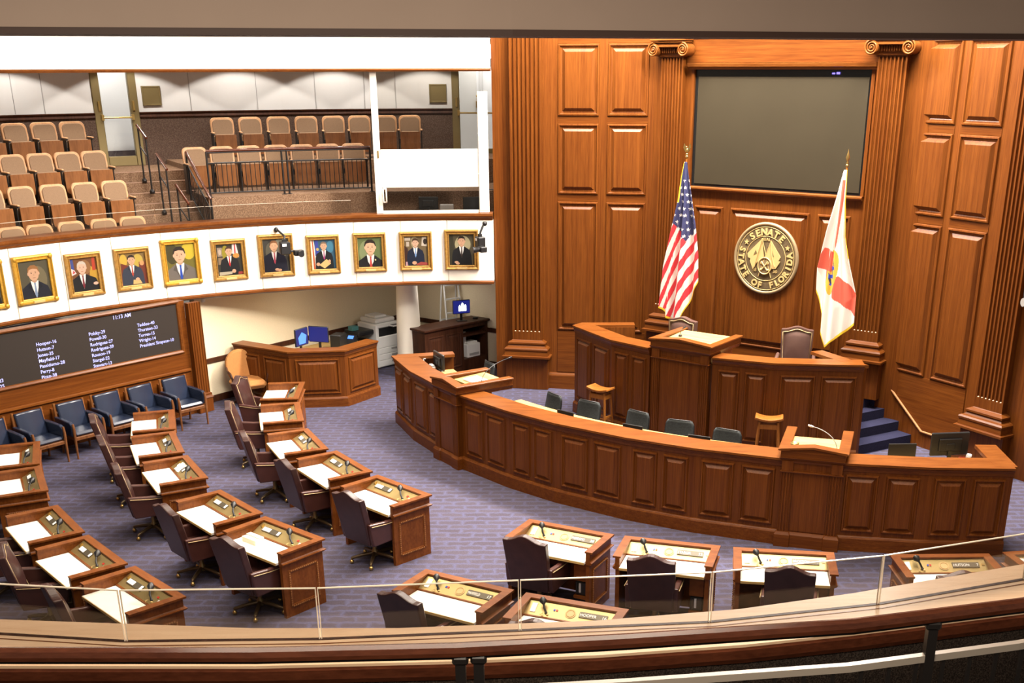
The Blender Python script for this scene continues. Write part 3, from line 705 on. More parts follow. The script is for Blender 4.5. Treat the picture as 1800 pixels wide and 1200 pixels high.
for (a, r, dz, lab) in ((229.0, 9.0, .17, 'black laptop screen edge above the bar left of the second mesh chair'), (237.0, 9.0, .17, 'black laptop screen edge above the bar by the third mesh chair'), (243.9, 9.02, .17, 'black laptop screen edge above the bar in front of the rightmost mesh chair')):
    x, y = pol(a, r, CB)
    t = thing('laptop', lab, 'laptop', (x, y, 1.12), R(a + 90 - 180), 'laptops on the curved bar')
    m = MB(); m.box(-.17, .17, -.22, 0, 0, .02); m.build('keyboard_base', black, t)
    m = MB(); m.box(-.17, .17, 0, .018, .01, .01 + dz, 0, .005); m.build('lid', black, t)
x, y = pol(220.2, 9.02, CB)
m = MB()
for i in range(4): m.box(-.13 + .01 * i, .13 + .012 * i, -.09, .09, .012 * i, .012 * i + .010)
o = m.build('paper_stack', paper, None, (x, y, 1.12), .6); tag(o, 'small stack of white papers beside the left lectern on the bar', 'papers')
x, y = pol(221.9, 9.02, CB)
m = MB(); m.box(-.11, .11, -.08, .08, 0, .006); tag(m.build('paper_sheet', paper, None, (x, y, 1.12), .5), 'single white sheet on the bar worktop right of the papers', 'paper')
x, y = -2.32, 21.02
t = thing('sanitizer_bottle', 'white pump bottle behind the left end of the bar', 'bottle', (x, y, 1.06))
m = MB(); m.lathe([(0, 0), (.04, 0), (.04, .12), (.015, .15), (.015, .17), (0, .17)], 16); m.build('body', white_pl, t)
m = MB(); m.tube([(0, 0, .16), (0, 0, .20), (.04, 0, .205)], .008, 8); m.build('pump', white_pl, t)
m = MB(); m.box(-.09, .09, -.06, .06, 0, .10, 0, .01); m.box(-.07, .07, -.05, .02, .10, .13, 0, .01); tag(m.build('desk_phone', grey_pl, None, (-2.17, 20.88, 1.06), 2.0), 'grey desk phone beside the left bar monitor', 'phone')
for P, lab in (((1.22, 21.16, 1.44), 'tiny white mouse on the rostrum worktop left of the podium'), ((3.05, 19.72, 1.48), 'tiny white mouse on the rostrum worktop right of the podium')):
    m = MB(); m.ball((0, 0, .03), (.045, .06, .03)); tag(m.build('computer_mouse', white_pl, None, P), lab, 'mouse')
for i, (x, y) in enumerate(((3.72, 19.42), (3.98, 19.34))):
    m = MB(); m.box(-.10, .10, -.05, .05, 0, .03); tag(m.build('paper_bundle', paper, None, (x, y, 1.48), -.2), ('left' if i == 0 else 'right') + ' one of two white paper bundles on the rostrum left of the leather chair', 'papers', 'paper bundles on the rostrum')
m = MB(); m.lathe([(0, 0), (.04, 0), (.04, .09), (0, .09)], 14); tag(m.build('paper_cup', paper, None, (6.02, 15.62, 1.06)), 'white cup beside the monitor on the right bar section', 'cup')
m = MB(); m.box(-.05, .05, -.04, .04, 0, .05, 0, .008); tag(m.build('red_stapler', red, None, (5.93, 15.60, 1.06)), 'small red item by the white cup on the right bar', 'stapler')
t = thing('water_jug', 'white plastic jug on the carpet left of the bar end', 'jug', (-3.02, 23.35, 0))
m = MB(); m.lathe([(0, 0), (.10, .005), (.11, .03), (.11, .24), (.05, .31), (.035, .34), (0, .34)], 20); m.build('body', white_pl, t)
m = MB(); m.lathe([(0, .34), (.04, .34), (.04, .38), (0, .38)], 16); m.build('cap', white_pl, t)
m = MB(); m.tube([(.04, 0, .33), (.13, 0, .30), (.14, 0, .18), (.11, 0, .14)], .012, 8); m.build('handle', white_pl, t)
# ------------------------------------------------------------------ members' desks
INC0, INC1 = (-.105, .842), (-.275, .757)         # the sloping name board: back top, front foot (y,z)
def on_inc(x, f, up=0.0):
    y = INC1[0] + (INC0[0] - INC1[0]) * f; z = INC1[1] + (INC0[1] - INC1[1]) * f
    return (x, y - up * .447, z + up * .894)
INC_ROT = (math.atan2(INC0[1] - INC1[1], INC0[0] - INC1[0]), 0, 0)
plate_mat = plain('name_plate', (.10, .085, .06), .4, .3)
plate_txt = plain('name_plate_letters', (.9, .9, .88), .5)
seal_pale = plain('pale_desk_seal', (.52, .36, .16), .5)
def incbox(m, x0, x1, f0, f1, up, mi=0):
    a, b, c, d = on_inc(x0, f0), on_inc(x1, f0), on_inc(x1, f1), on_inc(x0, f1)
    A, B, C_, D = [on_inc(x, f, up) for x, f in ((x0, f0), (x1, f0), (x1, f1), (x0, f1))]
    m.add([a, b, c, d, A, B, C_, D], [(4, 5, 6, 7), (0, 1, 5, 4), (1, 2, 6, 5), (2, 3, 7, 6), (3, 0, 4, 7)], mi)
bead_wood_lit = wood('bead_wood_lit', (.26, .10, .03), (.42, .19, .07), (6, 6, 6))  # paler than the desk wood, painting in the lit edges of the beads
board_brass = plain('pale_brass_board', (.46, .35, .155), .38, .7, var=.06, scale=5)
def make_desk(variant):
    t = thing('senator_desk', 'x', 'desk', (0, 0, 0), 0, 'members desks')
    m = MB()
    for s in (-1, 1):
        x0, x1 = (-.565, -.515) if s < 0 else (.515, .565)
        m.box(x0, x1, -.655, -.03, 0, .70)
    m.box(-.515, .515, -.07, -.03, .03, .70); m.box(-.515, .515, -.60, -.58, .66, .715); m.build('body', wood_desk, t)
    for s in (-1, 1):
        Mx = Matrix.Translation((s * .565, -.345, 0)) @ Matrix.Rotation(s * PI / 2, 4, 'Z')
        m = MB(); m.rects(-.23, .23, .12, .62, [(0, -.001), (.01, -.007), (.03, -.009), (.045, -.0015)], M=Mx, fill=True)
        m.build('side_panel', wood_desk, t)
        m = MB(); n = 15
        for i in range(n):
            f = (i + .5) / n
            for (x, z, wx, wz) in ((-.215, .14 + .46 * f, .012, .018), (.215, .14 + .46 * f, .012, .018)):
                m.box(x - wx / 2, x + wx / 2, -.016, -.006, z - wz / 2, z + wz / 2, M=Mx)
        for i in range(14):
            x = -.20 + .40 * (i + .5) / 14
            for z in (.135, .605): m.box(x - .009, x + .009, -.016, -.006, z - .007, z + .007, M=Mx)
        m.build('bead_molding', bead_wood_lit, t)
    Mx = Matrix.Translation((0, -.03, 0)) @ Matrix.Rotation(PI, 4, 'Z')
    m = MB()
    for x0, x1 in ((-.50, -.03), (.03, .50)): m.rects(x0, x1, .12, .62, [(0, -.001), (.01, -.01), (.03, -.012), (.045, -.002)], M=Mx)
    m.build('front_panel', wood_desk, t)
    path = [(-.57, -.665), (-.57, -.025), (.57, -.025), (.57, -.665)]
    path = path[::-1]
    prof = [(-.055, .70), (.0, .70), (.014, .705), (.03, .722), (.03, .732), (.012, .738), (.0, .75), (.0, .846), (-.02, .85), (-.055, .85)]
    m = MB(); m.sweep([(-o if False else o, z) for o, z in prof], path); m.build('fascia', wood_desk, t)
    m = MB(); m.sweep([(.03, .85), (.03, .873), (-.07, .873), (-.07, .852)], path); m.build('rim', wood_desk, t)
    m = MB(); m.box(-.515, .515, -.30, -.275, .72, .757); m.build('pen_rail', wood_desk, t)
    m = MB(); m.add([(-.515, INC1[0], INC1[1]), (.515, INC1[0], INC1[1]), (.515, INC0[0], INC0[1]), (-.515, INC0[0], INC0[1]), (-.515, INC0[0] + .03, INC0[1]), (.515, INC0[0] + .03, INC0[1]), (.515, INC1[0], .72), (-.515, INC1[0], .72)],
                    [(0, 1, 2, 3), (3, 2, 5, 4), (0, 7, 6, 1), (1, 6, 5, 2), (0, 3, 4, 7), (7, 4, 5, 6)]); m.build('name_board', board_brass, t)
    m = MB(); m.box(-.512, .512, -.70, -.30, .712, .745, 0, .004); m.build('writing_surface', marble, t)
    m = MB(); m.box(-.512, .512, -.706, -.70, .712, .742); m.build('top_edge', maple, t)
    def mic(x, hx):
        k = MB(); a = on_inc(x, .25, .0); k.lathe([(0, 0), (.018, 0), (.016, .02), (0, .02)], 10, c=a)
        b = on_inc(x + hx * .45, .42, .045); c = on_inc(x + hx * .8, .62, .065); d = on_inc(x + hx * 1.55, .98, .075); e = on_inc(x + hx * 1.2, .82, .072)
        k.tube([(a[0], a[1], a[2] + .01), b, c], .012, 8); k.tube([c, e, d], [.016, .042, .026], 12); k.build('microphone', black, t)
        k = MB(); k.tube([(a[0] - .03, a[1] - .02, a[2] + .012), (a[0] - .05, a[1] - .05, a[2] - .0), (a[0] - .02, a[1] - .06, a[2] - .005)], .006, 6); k.lathe([(0, 0), (.014, 0), (.014, .012), (0, .012)], 10, c=on_inc(x + .02, .15)); k.build('earpiece', gold_lt, t)
    if variant == 'R':
        mic(-.27, -.05)
        m = MB(); incbox(m, -.46, -.40, .2, .85, .008); m.build('switch_plate', white_pl, t)
        m = MB(); incbox(m, -.20, -.18, .5, .62, .008); m.build('blue_button', blue, t)
        m = MB(); incbox(m, -.17, -.15, .5, .62, .008); m.build('red_button', red, t)
        sx, px0, px1 = .0, .10, .42
        m = MB(); incbox(m, .45, .49, .5, .65, .006); m.build('clip', brass, t)
    else:
        mic(.24, -.10)
        m = MB(); incbox(m, .34, .38, .3, .5, .01); incbox(m, .42, .45, .3, .5, .01); m.build('switch_plate', white_pl, t)
        m = MB(); incbox(m, -.47, -.44, .6, .85, .02); m.build('clip', brass, t)
        m = MB(); incbox(m, .27, .30, .55, .68, .008); m.build('red_button', red, t)
        sx, px0, px1 = None, -.40, -.06
        m = MB(); incbox(m, -.395, -.25, .40, .70, .013); m.build('name_strip', plate_txt, t); m = MB(); incbox(m, -.11, -.065, .40, .70, .013); m.build('number_strip', plate_txt, t)
    if sx is not None:
        m = MB(); pts = [on_inc(sx + .062 * math.cos(2 * PI * k / 28), .5 + .42 * math.sin(2 * PI * k / 28) * .8, .006) for k in range(28)]
        m.face(pts); m.build('desk_seal', seal_pale, t)
        m = MB(); m.tube([on_inc(sx + .045 * math.cos(2 * PI * k / 24), .5 + .245 * math.sin(2 * PI * k / 24), .007) for k in range(24)], .004, 6, closed=True); m.build('seal_ring', maple, t)
    m = MB(); incbox(m, px0, px1, .34, .74, .011); m.build('name_plate', plate_mat, t)
    return t
m_unit = black
deskR = make_desk('R'); deskL = make_desk('L')
for d_ in (deskR,):
    m = MB(); m.box(.33, .50, -.60, -.20, .44, .66); m.build('drawer_box', wood_desk, d_)
    m = MB(); m.box(.34, .49, -.58, -.25, .24, .42, 0, .01); m.box(.36, .38, -.60, -.58, .27, .40); m.build('foot_unit', black, d_)
    m = MB(); m.box(.395, .42, -.595, -.58, .28, .40); m.build('unit_handle', steel, d_)
    m = MB(); m.box(.33, .50, -.61, -.20, .20, .235); m.build('unit_shelf', wood_desk, d_)

DESKS = [  # x, y, angle, variant, name, number, label
 ('A5', -2.023, 15.173, -44.3, 'L', None, None, 'nearest desk of the front left row, its beaded side panel fully in view'),
 ('A4', -2.890, 16.230, -55.0, 'L', None, None, 'second nearest desk of the front left row, beside the open blue aisle'),
 ('A3', -3.640, 17.350, -64.0, 'L', None, None, 'middle desk of the front left row with a gap behind it'),
 ('A2', -4.205, 18.900, -75.0, 'L', None, None, 'second desk of the front left row counted from the corner booth'),
 ('A1', -4.475, 20.270, -84.5, 'L', None, None, 'farthest desk of the front left row, close to the wooden corner booth'),
 ('B5', -3.238, 13.572, -40.0, 'L', None, None, 'nearest desk of the second left row with cream cards on its top'),
 ('B4', -4.154, 14.529, -48.5, 'L', None, None, 'desk of the second left row just behind the one with the cards'),
 ('B3', -5.160, 16.000, -60.0, 'L', None, None, 'middle desk of the second left row with white papers on its name board'),
 ('B2', -5.790, 17.216, -66.0, 'L', None, None, 'second farthest desk of the second left row'),
 ('B1', -6.233, 18.451, -72.2, 'L', None, None, 'farthest desk of the second left row in front of the blue armchairs'),
 ('C5', -4.442, 11.933, -45.1, 'L', None, None, 'nearest desk of the leftmost row, crossed by the glass rail edge'),
 ('C4', -5.375, 12.881, -48.5, 'L', None, None, 'second nearest desk of the leftmost row above the glass rail'),
 ('C3', -6.222, 13.916, -53.0, 'L', None, None, 'middle desk of the leftmost row near the left picture edge'),
 ('C2', -7.209, 15.502, -63.0, 'L', None, None, 'desk at the left picture edge, second from the armchairs'),
 ('C1', -7.760, 16.680, -68.1, 'L', None, None, 'desk at the left picture edge nearest the blue armchairs'),
 ('May', -.910, 11.953, -29.1, 'R', 'MAYFIELD', '17', 'desk whose name plate ends in 17, below left of the centre'),
 ('Hoo', .309, 11.375, -21.4, 'R', 'HOOPER', '16', 'desk with number 16 on its plate, half hidden by the balcony rail'),
 ('Pas', .288, 13.567, -26.7, 'R', 'PASSIDOMO', '28', 'desk with number 28 on its plate in the right row, leftmost of it'),
 ('Sta', 1.530, 13.092, -16.1, 'R', 'STARGEL', '22', 'desk with number 22 on its plate, second of the right row'),
 ('Bro', 2.847, 12.796, -8.3, 'R', 'BROXSON', '1', 'desk with number 1 on its plate, right below the right lectern'),
 ('Hut', 4.692, 12.653, 1.0, 'R', 'HUTSON', '7', 'desk with number 7 on its plate near the right picture edge'),
 ('End', 6.063, 12.80, 9.0, 'R', None, None, 'desk cut by the right picture edge beyond number 7')]
DK = {}
used = set()
for key, x, y, a, v, nm, no, lab in DESKS:
    src = deskL if v == 'L' else deskR
    if v in used: d = dup(src, (x, y, 0), R(a), lab)
    else:
        KIDS[src.name] = [(c, kids(c)) for c in kids(src)]; d = src; d.location = (x, y, 0); d.rotation_euler = (0, 0, R(a)); d['label'] = lab; used.add(v)
    DK[key] = (d, x, y, R(a))
for key, x, y, a, v, nm, no, lab in DESKS:
    d = DK[key][0]
    if nm:
        text_mesh(nm, .054, 'name_text', plate_txt, d, on_inc(.108, .43, .0125), INC_ROT, sx=min(.95, .19 / (.036 * len(nm))))
        text_mesh(no, .054, 'name_number', plate_txt, d, on_inc(.412, .43, .0125), INC_ROT, align='RIGHT')
def at_desk(key, lx, ly):
    d, x, y, a = DK[key]
    return (x + lx * math.cos(a) - ly * math.sin(a), y + lx * math.sin(a) + ly * math.cos(a))
# cream cards standing on the nearest desk of the second row
cards = plain('cream_card', (.86, .80, .62), .7)
k = 0
for row in range(2):
    for i in range(6):
        px_, py_ = at_desk('B5', -.40 + .045 * i + (.03 if row else 0), -.40 - .09 * row)
        m = MB(); m.box(-.022, .022, -.035, .035, 0, .065); m.box(-.023, .023, -.036, -.034, .02, .035, 0)
        o = tag(m.build('card_block', cards, None, (px_, py_, .7455), DK['B5'][3]), 'small cream card block among rows of them on a desk', 'card block', 'card blocks on one desk')
for i in range(2):
    px_, py_ = at_desk('B3', -.30 + .10 * i, -.19)
    m = MB(); m.box(-.04, .04, -.08, .08, 0, .012); o = m.build('paper_slip', paper, None, (px_, py_, .805 if True else 0), DK['B3'][3]); o.rotation_euler = (R(26), 0, DK['B3'][3] + .15)
    tag(o, ('left' if i == 0 else 'right') + ' white paper slip on the name board of the middle second row desk', 'paper', 'paper slips on one desk')

# ------------------------------------------------------------------ leather swivel chairs
def make_exec(label, grp):
    t = thing('leather_chair', label, 'chair', (0, 0, 0), 0, grp)
    for k in range(5):
        a = 2 * PI * k / 5 + .35
        c, s = math.cos(a), math.sin(a)
        m = MB(); m.tube([(.03 * c, .03 * s, .13), (.16 * c, .16 * s, .115), (.31 * c, .31 * s, .085), (.325 * c, .325 * s, .075)], [.028, .026, .022, .018], 8)
        l = m.build('leg', bronze_dk, t)
        m = MB(); m.ball((.32 * c, .32 * s, .031), (.030, .030, .031), 12); m.tube([(.32 * c, .32 * s, .05), (.32 * c, .32 * s, .085)], .012, 8); m.build('caster', brass, l)
    m = MB(); m.lathe([(0, .09), (.045, .09), (.045, .16), (.028, .18), (.028, .33), (.06, .36), (.06, .38), (0, .38)], 14); m.build('column', bronze, t)
    m = MB(); m.box(-.265, .265, -.25, .26, .375, .43, 0, .02); m.build('seat_base', leather, t, bevel=.01)
    m = MB(); m.box(-.235, .235, -.22, .27, .42, .52, 0, .045); m.build('seat_cushion', leather, t, bevel=.02)
    m = MB(); m.tube([(-.268, -.26, .378), (-.268, .262, .378), (.268, .262, .378), (.268, -.26, .378)], .008, 6, closed=True); m.build('piping', piping, t)
    # back: outline with a serpentine top, leaning backwards
    n = 16; W0, W1 = .245, .285
    def topz(x):
        f = abs(x) / W1
        return 1.145 - .075 * (3 * min(1, f / .72) ** 2 - 2 * min(1, f / .72) ** 3) - (.005 if f > .72 else 0)
    out = [(-W0, .37), (W0, .37), (W1 - .01, .72), (W1, topz(W1))] + [(W1 * (1 - 2 * k / n), topz(W1 * (1 - 2 * k / n))) for k in range(1, n)] + [(-W1, topz(W1)), (-W1 + .01, .72)]
    def lean(z): return -.235 - (z - .37) * .235
    def slab(m, outl, y0, y1):
        k = len(outl); a = sum(outl[i][0] * outl[(i + 1) % k][1] - outl[(i + 1) % k][0] * outl[i][1] for i in range(k))
        if a < 0: outl = outl[::-1]
        vs = [(x, lean(z) + y0, z) for x, z in outl] + [(x, lean(z) + y1, z) for x, z in outl]
        m.add(vs, [tuple(range(k)), tuple(reversed(range(k, 2 * k)))] + [(i, k + i, k + (i + 1) % k, (i + 1) % k) for i in range(k)])
    m = MB(); slab(m, out, -.055, .045); b = m.build('backrest', leather, t, bevel=.016)
    m = MB()
    def cush(u, v):
        x = (u - .5) * 2 * .20; z = .50 + v * .53 + .045 * v * (1 - (2 * u - 1) ** 2)
        bl = .055 * (math.sin(PI * u) ** .5) * (math.sin(PI * min(1, max(0, v))) ** .5)
        return (x, lean(z) + .046 + bl, z)
    m.grid(cush, 12, 14); m.build('back_cushion', leather, t)
    m = MB(); m.tube([(x * .86, lean(z) + .05, z - .03 if z > .6 else z + .06) for x, z in out], .006, 6, closed=True); m.build('back_piping', piping, b)
    for s in (-1, 1):
        m = MB(); m.extr([(0, 0), (.001, 0), (.001, .001)], 0, .001) if False else None
        prof = [(-.27, .37), (.22, .37), (.27, .56), (.27, .63), (.22, .665), (-.05, .67), (-.33, .70), (-.30, .5)]
        vs = [(s * .245, y, z) for y, z in prof] + [(s * .315, y, z) for y, z in prof]; k = len(prof)
        m.add(vs, [tuple(range(k)), tuple(reversed(range(k, 2 * k)))] + [(i, k + i, k + (i + 1) % k, (i + 1) % k) for i in range(k)])
        a_ = m.build('armrest', leather_hi, t, bevel=.018)
        m = MB(); m.tube([(s * .322, -.30, .665), (s * .322, -.05, .638), (s * .322, .22, .632), (s * .322, .268, .60)], .006, 6); m.build('arm_piping', piping, a_)
    return t
CH = [('A5', .22, -.74, 4), ('A4', .07, -.72, 3), ('A3', .0, -.74, -3), ('A2', .05, -.78, -6), ('A1', .0, -.72, -14), ('B5', .14, -.72, 3), ('B4', .10, -.70, 2), ('B3', .12, -.74, -5), ('B2', .07, -.74, 2), ('B1', .23, -.84, 2),
      ('C5', -.10, -.76, -8), ('C4', -.20, -.72, -20), ('C3', -.05, -.80, -12), ('C2', .05, -.75, 0), ('C1', .05, -.75, 0), ('May', -.13, -.71, -4), ('Hoo', -.08, -.68, 3), ('Pas', -.10, -.69, 2), ('Sta', -.06, -.71, 2), ('Bro', .06, -.70, -6), ('Hut', -.10, -.69, -4), ('End', 0, -.70, 0)]
CLAB = {'A5': 'at the nearest front left desk, back to the viewer', 'A4': 'at the second nearest front left desk', 'A3': 'at the middle desk of the front left row', 'A2': 'at the second desk from the corner booth', 'A1': 'nearest the tan armchair and corner booth',
 'B5': 'at the desk with the cream cards', 'B4': 'just behind the chair of the desk with cards', 'B3': 'at the second row desk with white paper slips', 'B2': 'at the second farthest desk of the second row', 'B1': 'farthest of the second left row before the blue armchairs',
 'C5': 'behind the glass rail at the nearest leftmost row desk', 'C4': 'at the second nearest leftmost row desk', 'C3': 'cut by the left picture edge above the glass rail', 'C2': 'outside the left picture edge at the second desk', 'C1': 'outside the left picture edge nearest the armchairs',
 'May': 'in front of the desk numbered 17', 'Hoo': 'in front of the desk numbered 16, top only showing', 'Pas': 'in front of the desk numbered 28', 'Sta': 'in front of the desk numbered 22', 'Bro': 'in front of the desk numbered 1', 'Hut': 'in front of the desk numbered 7', 'End': 'at the desk beyond number 7'}
ex0 = make_exec('x', 'leather chairs at the members desks'); KIDS[ex0.name] = [(c, kids(c)) for c in kids(ex0)]
first = True
for key, lx, ly, tw in CH:
    if key in ('C1', 'C2', 'End'): continue            # wholly outside the frame
    x, y = at_desk(key, lx, ly); rz = DK[key][3] + R(tw); lab = 'oxblood leather swivel chair ' + CLAB[key]
    if first: ex0.location = (x, y, 0); ex0.rotation_euler = (0, 0, rz); ex0['label'] = lab; first = False
    else: dup(ex0, (x, y, 0), rz, lab)
# the two big chairs on the rostrum
ros = plain('taupe_leather', (.115, .062, .050), .34, var=.1, scale=6)
def make_rostrum_chair(label, loc, rz):
    t = thing('high_back_chair', label, 'chair', loc, rz, 'high back chairs on the rostrum')
    m = MB(); m.lathe([(0, .0), (.30, .0), (.30, .04), (.05, .09), (.04, .40), (0, .40)], 10); m.build('pedestal', bronze, t)
    m = MB(); m.box(-.29, .29, -.28, .28, .40, .52, 0, .04); m.build('seat', ros, t)
    n = 14; w = .29
    def tz(x): f = abs(x) / w; return 1.24 - .055 * (3 * min(1, f / .8) ** 2 - 2 * min(1, f / .8) ** 3)
    out = [(-w * .92, .5), (w * .92, .5), (w, 1.18)] + [(w * (1 - 2 * k / n), tz(w * (1 - 2 * k / n))) for k in range(1, n)] + [(-w, 1.18)]
    b = MB().extr(out, .25, .36).build('backrest', ros, t, bevel=.02)
    ins = [(x * .80, .5 + (z - .5) * .88 + .02) for x, z in out]
    m = MB(); m.tube([(x, .245, z) for x, z in [(x * .88, .5 + (z - .5) * .94) for x, z in out]], .009, 6, closed=True); m.build('nailhead_trim', piping, b)
    m = MB(); m.grid(lambda u, v: ((u - .5) * .44, .25 - .05 * (math.sin(PI * u) * math.sin(PI * v)) ** .5, .54 + v * .58 + .03 * v * math.sin(PI * u)), 12, 14); m.build('back_cushion', ros, t)
    for s in (-1, 1):
        m = MB(); m.tube([(s * .32, .26, .72), (s * .33, -.1, .72), (s * .33, -.24, .70), (s * .32, -.26, .5)], .035, 8); m.build('armrest', ros, t)
    return t
make_rostrum_chair('taupe high back leather chair with nailhead trim right of the podium', (4.47, 20.42, .68), R(-14))
make_rostrum_chair('taupe high back leather chair mostly hidden behind the podium', (2.37, 21.35, .68), R(-38))

# ------------------------------------------------------------------ black mesh chairs, stools
def make_mesh_chair(label):
    t = thing('mesh_chair', label, 'chair', (0, 0, 0), 0, 'black mesh chairs inside the bar')
    for k in range(5):
        a = 2 * PI * k / 5; m = MB(); m.tube([(0, 0, .10), (.30 * math.cos(a), .30 * math.sin(a), .07)], .018, 6); m.ball((.30 * math.cos(a), .30 * math.sin(a), .03), .03, 8); m.build('leg', black, t)
    m = MB(); m.lathe([(0, .08), (.03, .08), (.025, .48), (0, .48)], 10); m.build('column', black, t)
    m = MB(); m.box(-.24, .24, -.24, .24, .48, .55, 0, .03); m.build('seat', mesh_fab, t)
    def bk(u, v):
        w = .225 + .015 * math.sin(PI * v) - (.03 * max(0, v - .9) / .1 if abs(u - .5) > .49 else 0)
        return ((u - .5) * 2 * w, .24 + .10 * v - .06 * math.sin(PI * u) + .02 * math.sin(PI * v), .60 + .42 * v + .02 * math.sin(PI * u) * v)
    m = MB(); m.grid(bk, 10, 10); m.build('mesh_back', mesh_fab, t, solid=.02)
    m = MB(); m.tube([bk(0, v / 6) for v in range(7)] + [bk(u / 8, 1) for u in range(1, 9)] + [bk(1, v / 6) for v in range(5, -1, -1)], .012, 6); m.build('back_frame', black, t)
    m = MB(); m.tube([(0, .18, .50), (0, .30, .58), (0, .30, .75)], .02, 8); m.build('back_support', black, t)
    return t
mc = make_mesh_chair('x'); KIDS[mc.name] = [(c, kids(c)) for c in kids(mc)]
MC = [(-.17, 19.24, 'farthest left, on the open carpet behind the curved bar'), (.50, 18.68, 'directly in front of the wooden stool by the rostrum'), (1.26, 18.08, 'in front of the podium foot, left part'), (1.99, 17.48, 'in front of the podium foot, right part'), (2.64, 16.99, 'farthest right behind the curved bar'), (-1.42, 21.60, 'behind the left lectern at the bar end')]
for i, (x, y, l) in enumerate(MC):
    az = math.degrees(math.atan2(y - CB[1], x - CB[0])); rz = R(az + 90 + (8 if i % 2 else -6)); z = .10 if i < 5 else 0
    lab = 'black mesh office chair ' + l
    if i == 0: mc.location = (x, y, 0); mc.rotation_euler = (0, 0, rz); mc['label'] = lab
    else: dup(mc, (x, y, 0), rz, lab)
def make_stool(label):
    t = thing('saddle_stool', label, 'stool', (0, 0, 0), 0, 'wooden stools by the rostrum')
    def top(u, v): x = (u - .5) * .46; return (x, (v - .5) * .28, (.825) + .045 * (abs(u - .5) * 2) ** 2)
    m = MB(); m.grid(top, 10, 2); m.build('seat', oak, t, solid=.045, bevel=.008)
    for sx in (-1, 1):
        for sy in (-1, 1):
            m = MB(); m.tube([(sx * .15, sy * .09, .805), (sx * .20, sy * .135, 0)], .028, 4); m.build('leg', oak, t)
    for sy in (-1, 1):
        MB().box(-.165, .165, sy * .10 - .012, sy * .10 + .012, .68, .76).build('apron', oak, t); MB().box(-.175, .175, sy * .118 - .014, sy * .118 + .014, .20, .24).build('stretcher', oak, t)
    for sx in (-1, 1):
        MB().box(sx * .165 - .012, sx * .165 + .012, -.10, .10, .68, .76).build('apron', oak, t); MB().box(sx * .18 - .014, sx * .18 + .014, -.11, .11, .32, .36).build('stretcher', oak, t)
    return t
st = make_stool('wooden saddle stool standing at the left rostrum front'); KIDS[st.name] = [(c, kids(c)) for c in kids(st)]
st.location = (.96, 20.42, 0); st.rotation_euler = (0, 0, R(-38))
dup(st, (3.70, 18.50, 0), R(-12), 'wooden saddle stool between the right lectern and the rostrum')
# ------------------------------------------------------------------ the gallery on the left: balcony front
A0, A1 = 152.4, 86.84
JT = [86.84 + 5.62 * i for i in range(13)]             # joints of the cream panels
bal = struct(MB().build('wall_balcony', cream), 'curved cream balcony front of the gallery', 'wall')
front = [pol(a, RG) for a in JT[::-1]]
m = MB(); m.sweep([(-.02, 2.2), (-.02, 3.46), (-.22, 3.46), (-.22, 2.2)], front); m.build('balcony_core', cream, bal)
for i in range(12):
    a, b = Vector(pol(JT[i + 1], RG)), Vector(pol(JT[i], RG)); L = (b - a).length
    m = MB(); m.box(.008, L - .008, -.012, .02, 2.235, 3.435, 0, .004)
    o = m.build('balcony_panel', cream, bal, (a.x, a.y, 0), math.atan2(b.y - a.y, b.x - a.x))
m = MB(); m.sweep([(.0, 3.44), (.02, 3.445), (.03, 3.48), (.06, 3.50), (.075, 3.53), (.075, 3.575), (-.36, 3.575), (-.36, 3.50), (-.2, 3.44)], front)
struct(m.build('trim_1', wood_cap), 'brown wood cap rail along the balcony top', 'trim')
m = MB(); m.sweep([(.0, 2.17), (.03, 2.175), (.035, 2.21), (.015, 2.235), (-.2, 2.235), (-.2, 2.17)], front)
struct(m.build('trim_2', wood_cap), 'brown wood strip under the balcony panels', 'trim')
m = MB(); m.sweep([(-.0, 6.215), (.03, 6.215), (.05, 6.245), (.03, 6.27), (-.2, 6.27), (-.2, 6.215)], front)
struct(m.build('trim_3', wood_cap), 'brown wood strip under the white upper wall', 'trim')
m = MB(); m.sweep([(.0, 6.27), (.0, 8.6), (-.2, 8.6), (-.2, 6.27)], front)
struct(m.build('wall_upper', plaster), 'white wall above the gallery opening', 'wall')
m = MB(); sector(m, RG + .02, RG + 5.0, 87.2, 152, 2.14, 2.19, 30)
struct(m.build('ceiling_balcony', plain('soffit', (.48, .42, .34), .8)), 'soffit under the gallery', 'ceiling')
m = MB(); sector(m, RG + .02, RG + 4.7, 87.2, 152, 6.95, 7.0, 30)
struct(m.build('ceiling_gallery', plain('gallery_ceiling', (.62, .60, .57), .8)), 'ceiling of the gallery', 'ceiling')

# glass upstand on the cap
for i in range(3, 12):
    a0, a1 = JT[i + 1] if i < 11 else 152.0, JT[i]
    a, b = Vector(pol(a0 - .05, RG + .12)), Vector(pol(a1 + .05, RG + .12)); L = (b - a).length
    t = thing('balcony_glass_panel', 'low glass panel on the far balcony cap above the ' + ['first', 'second', 'third', 'fourth', 'fifth', 'sixth', 'seventh', 'eighth', 'ninth', 'tenth', 'eleventh', 'twelfth'][i] + ' portrait from the right', 'glass panel', (a.x, a.y, 3.575), math.atan2(b.y - a.y, b.x - a.x), 'glass panels on the far balcony')
    m = MB(); m.box(0, L, -.006, .006, -.0, .27); m.build('pane', glass, t)
    m = MB(); m.box(0, L, -.0065, .0065, .27, .274); m.build('top_edge', glass_edge, t)

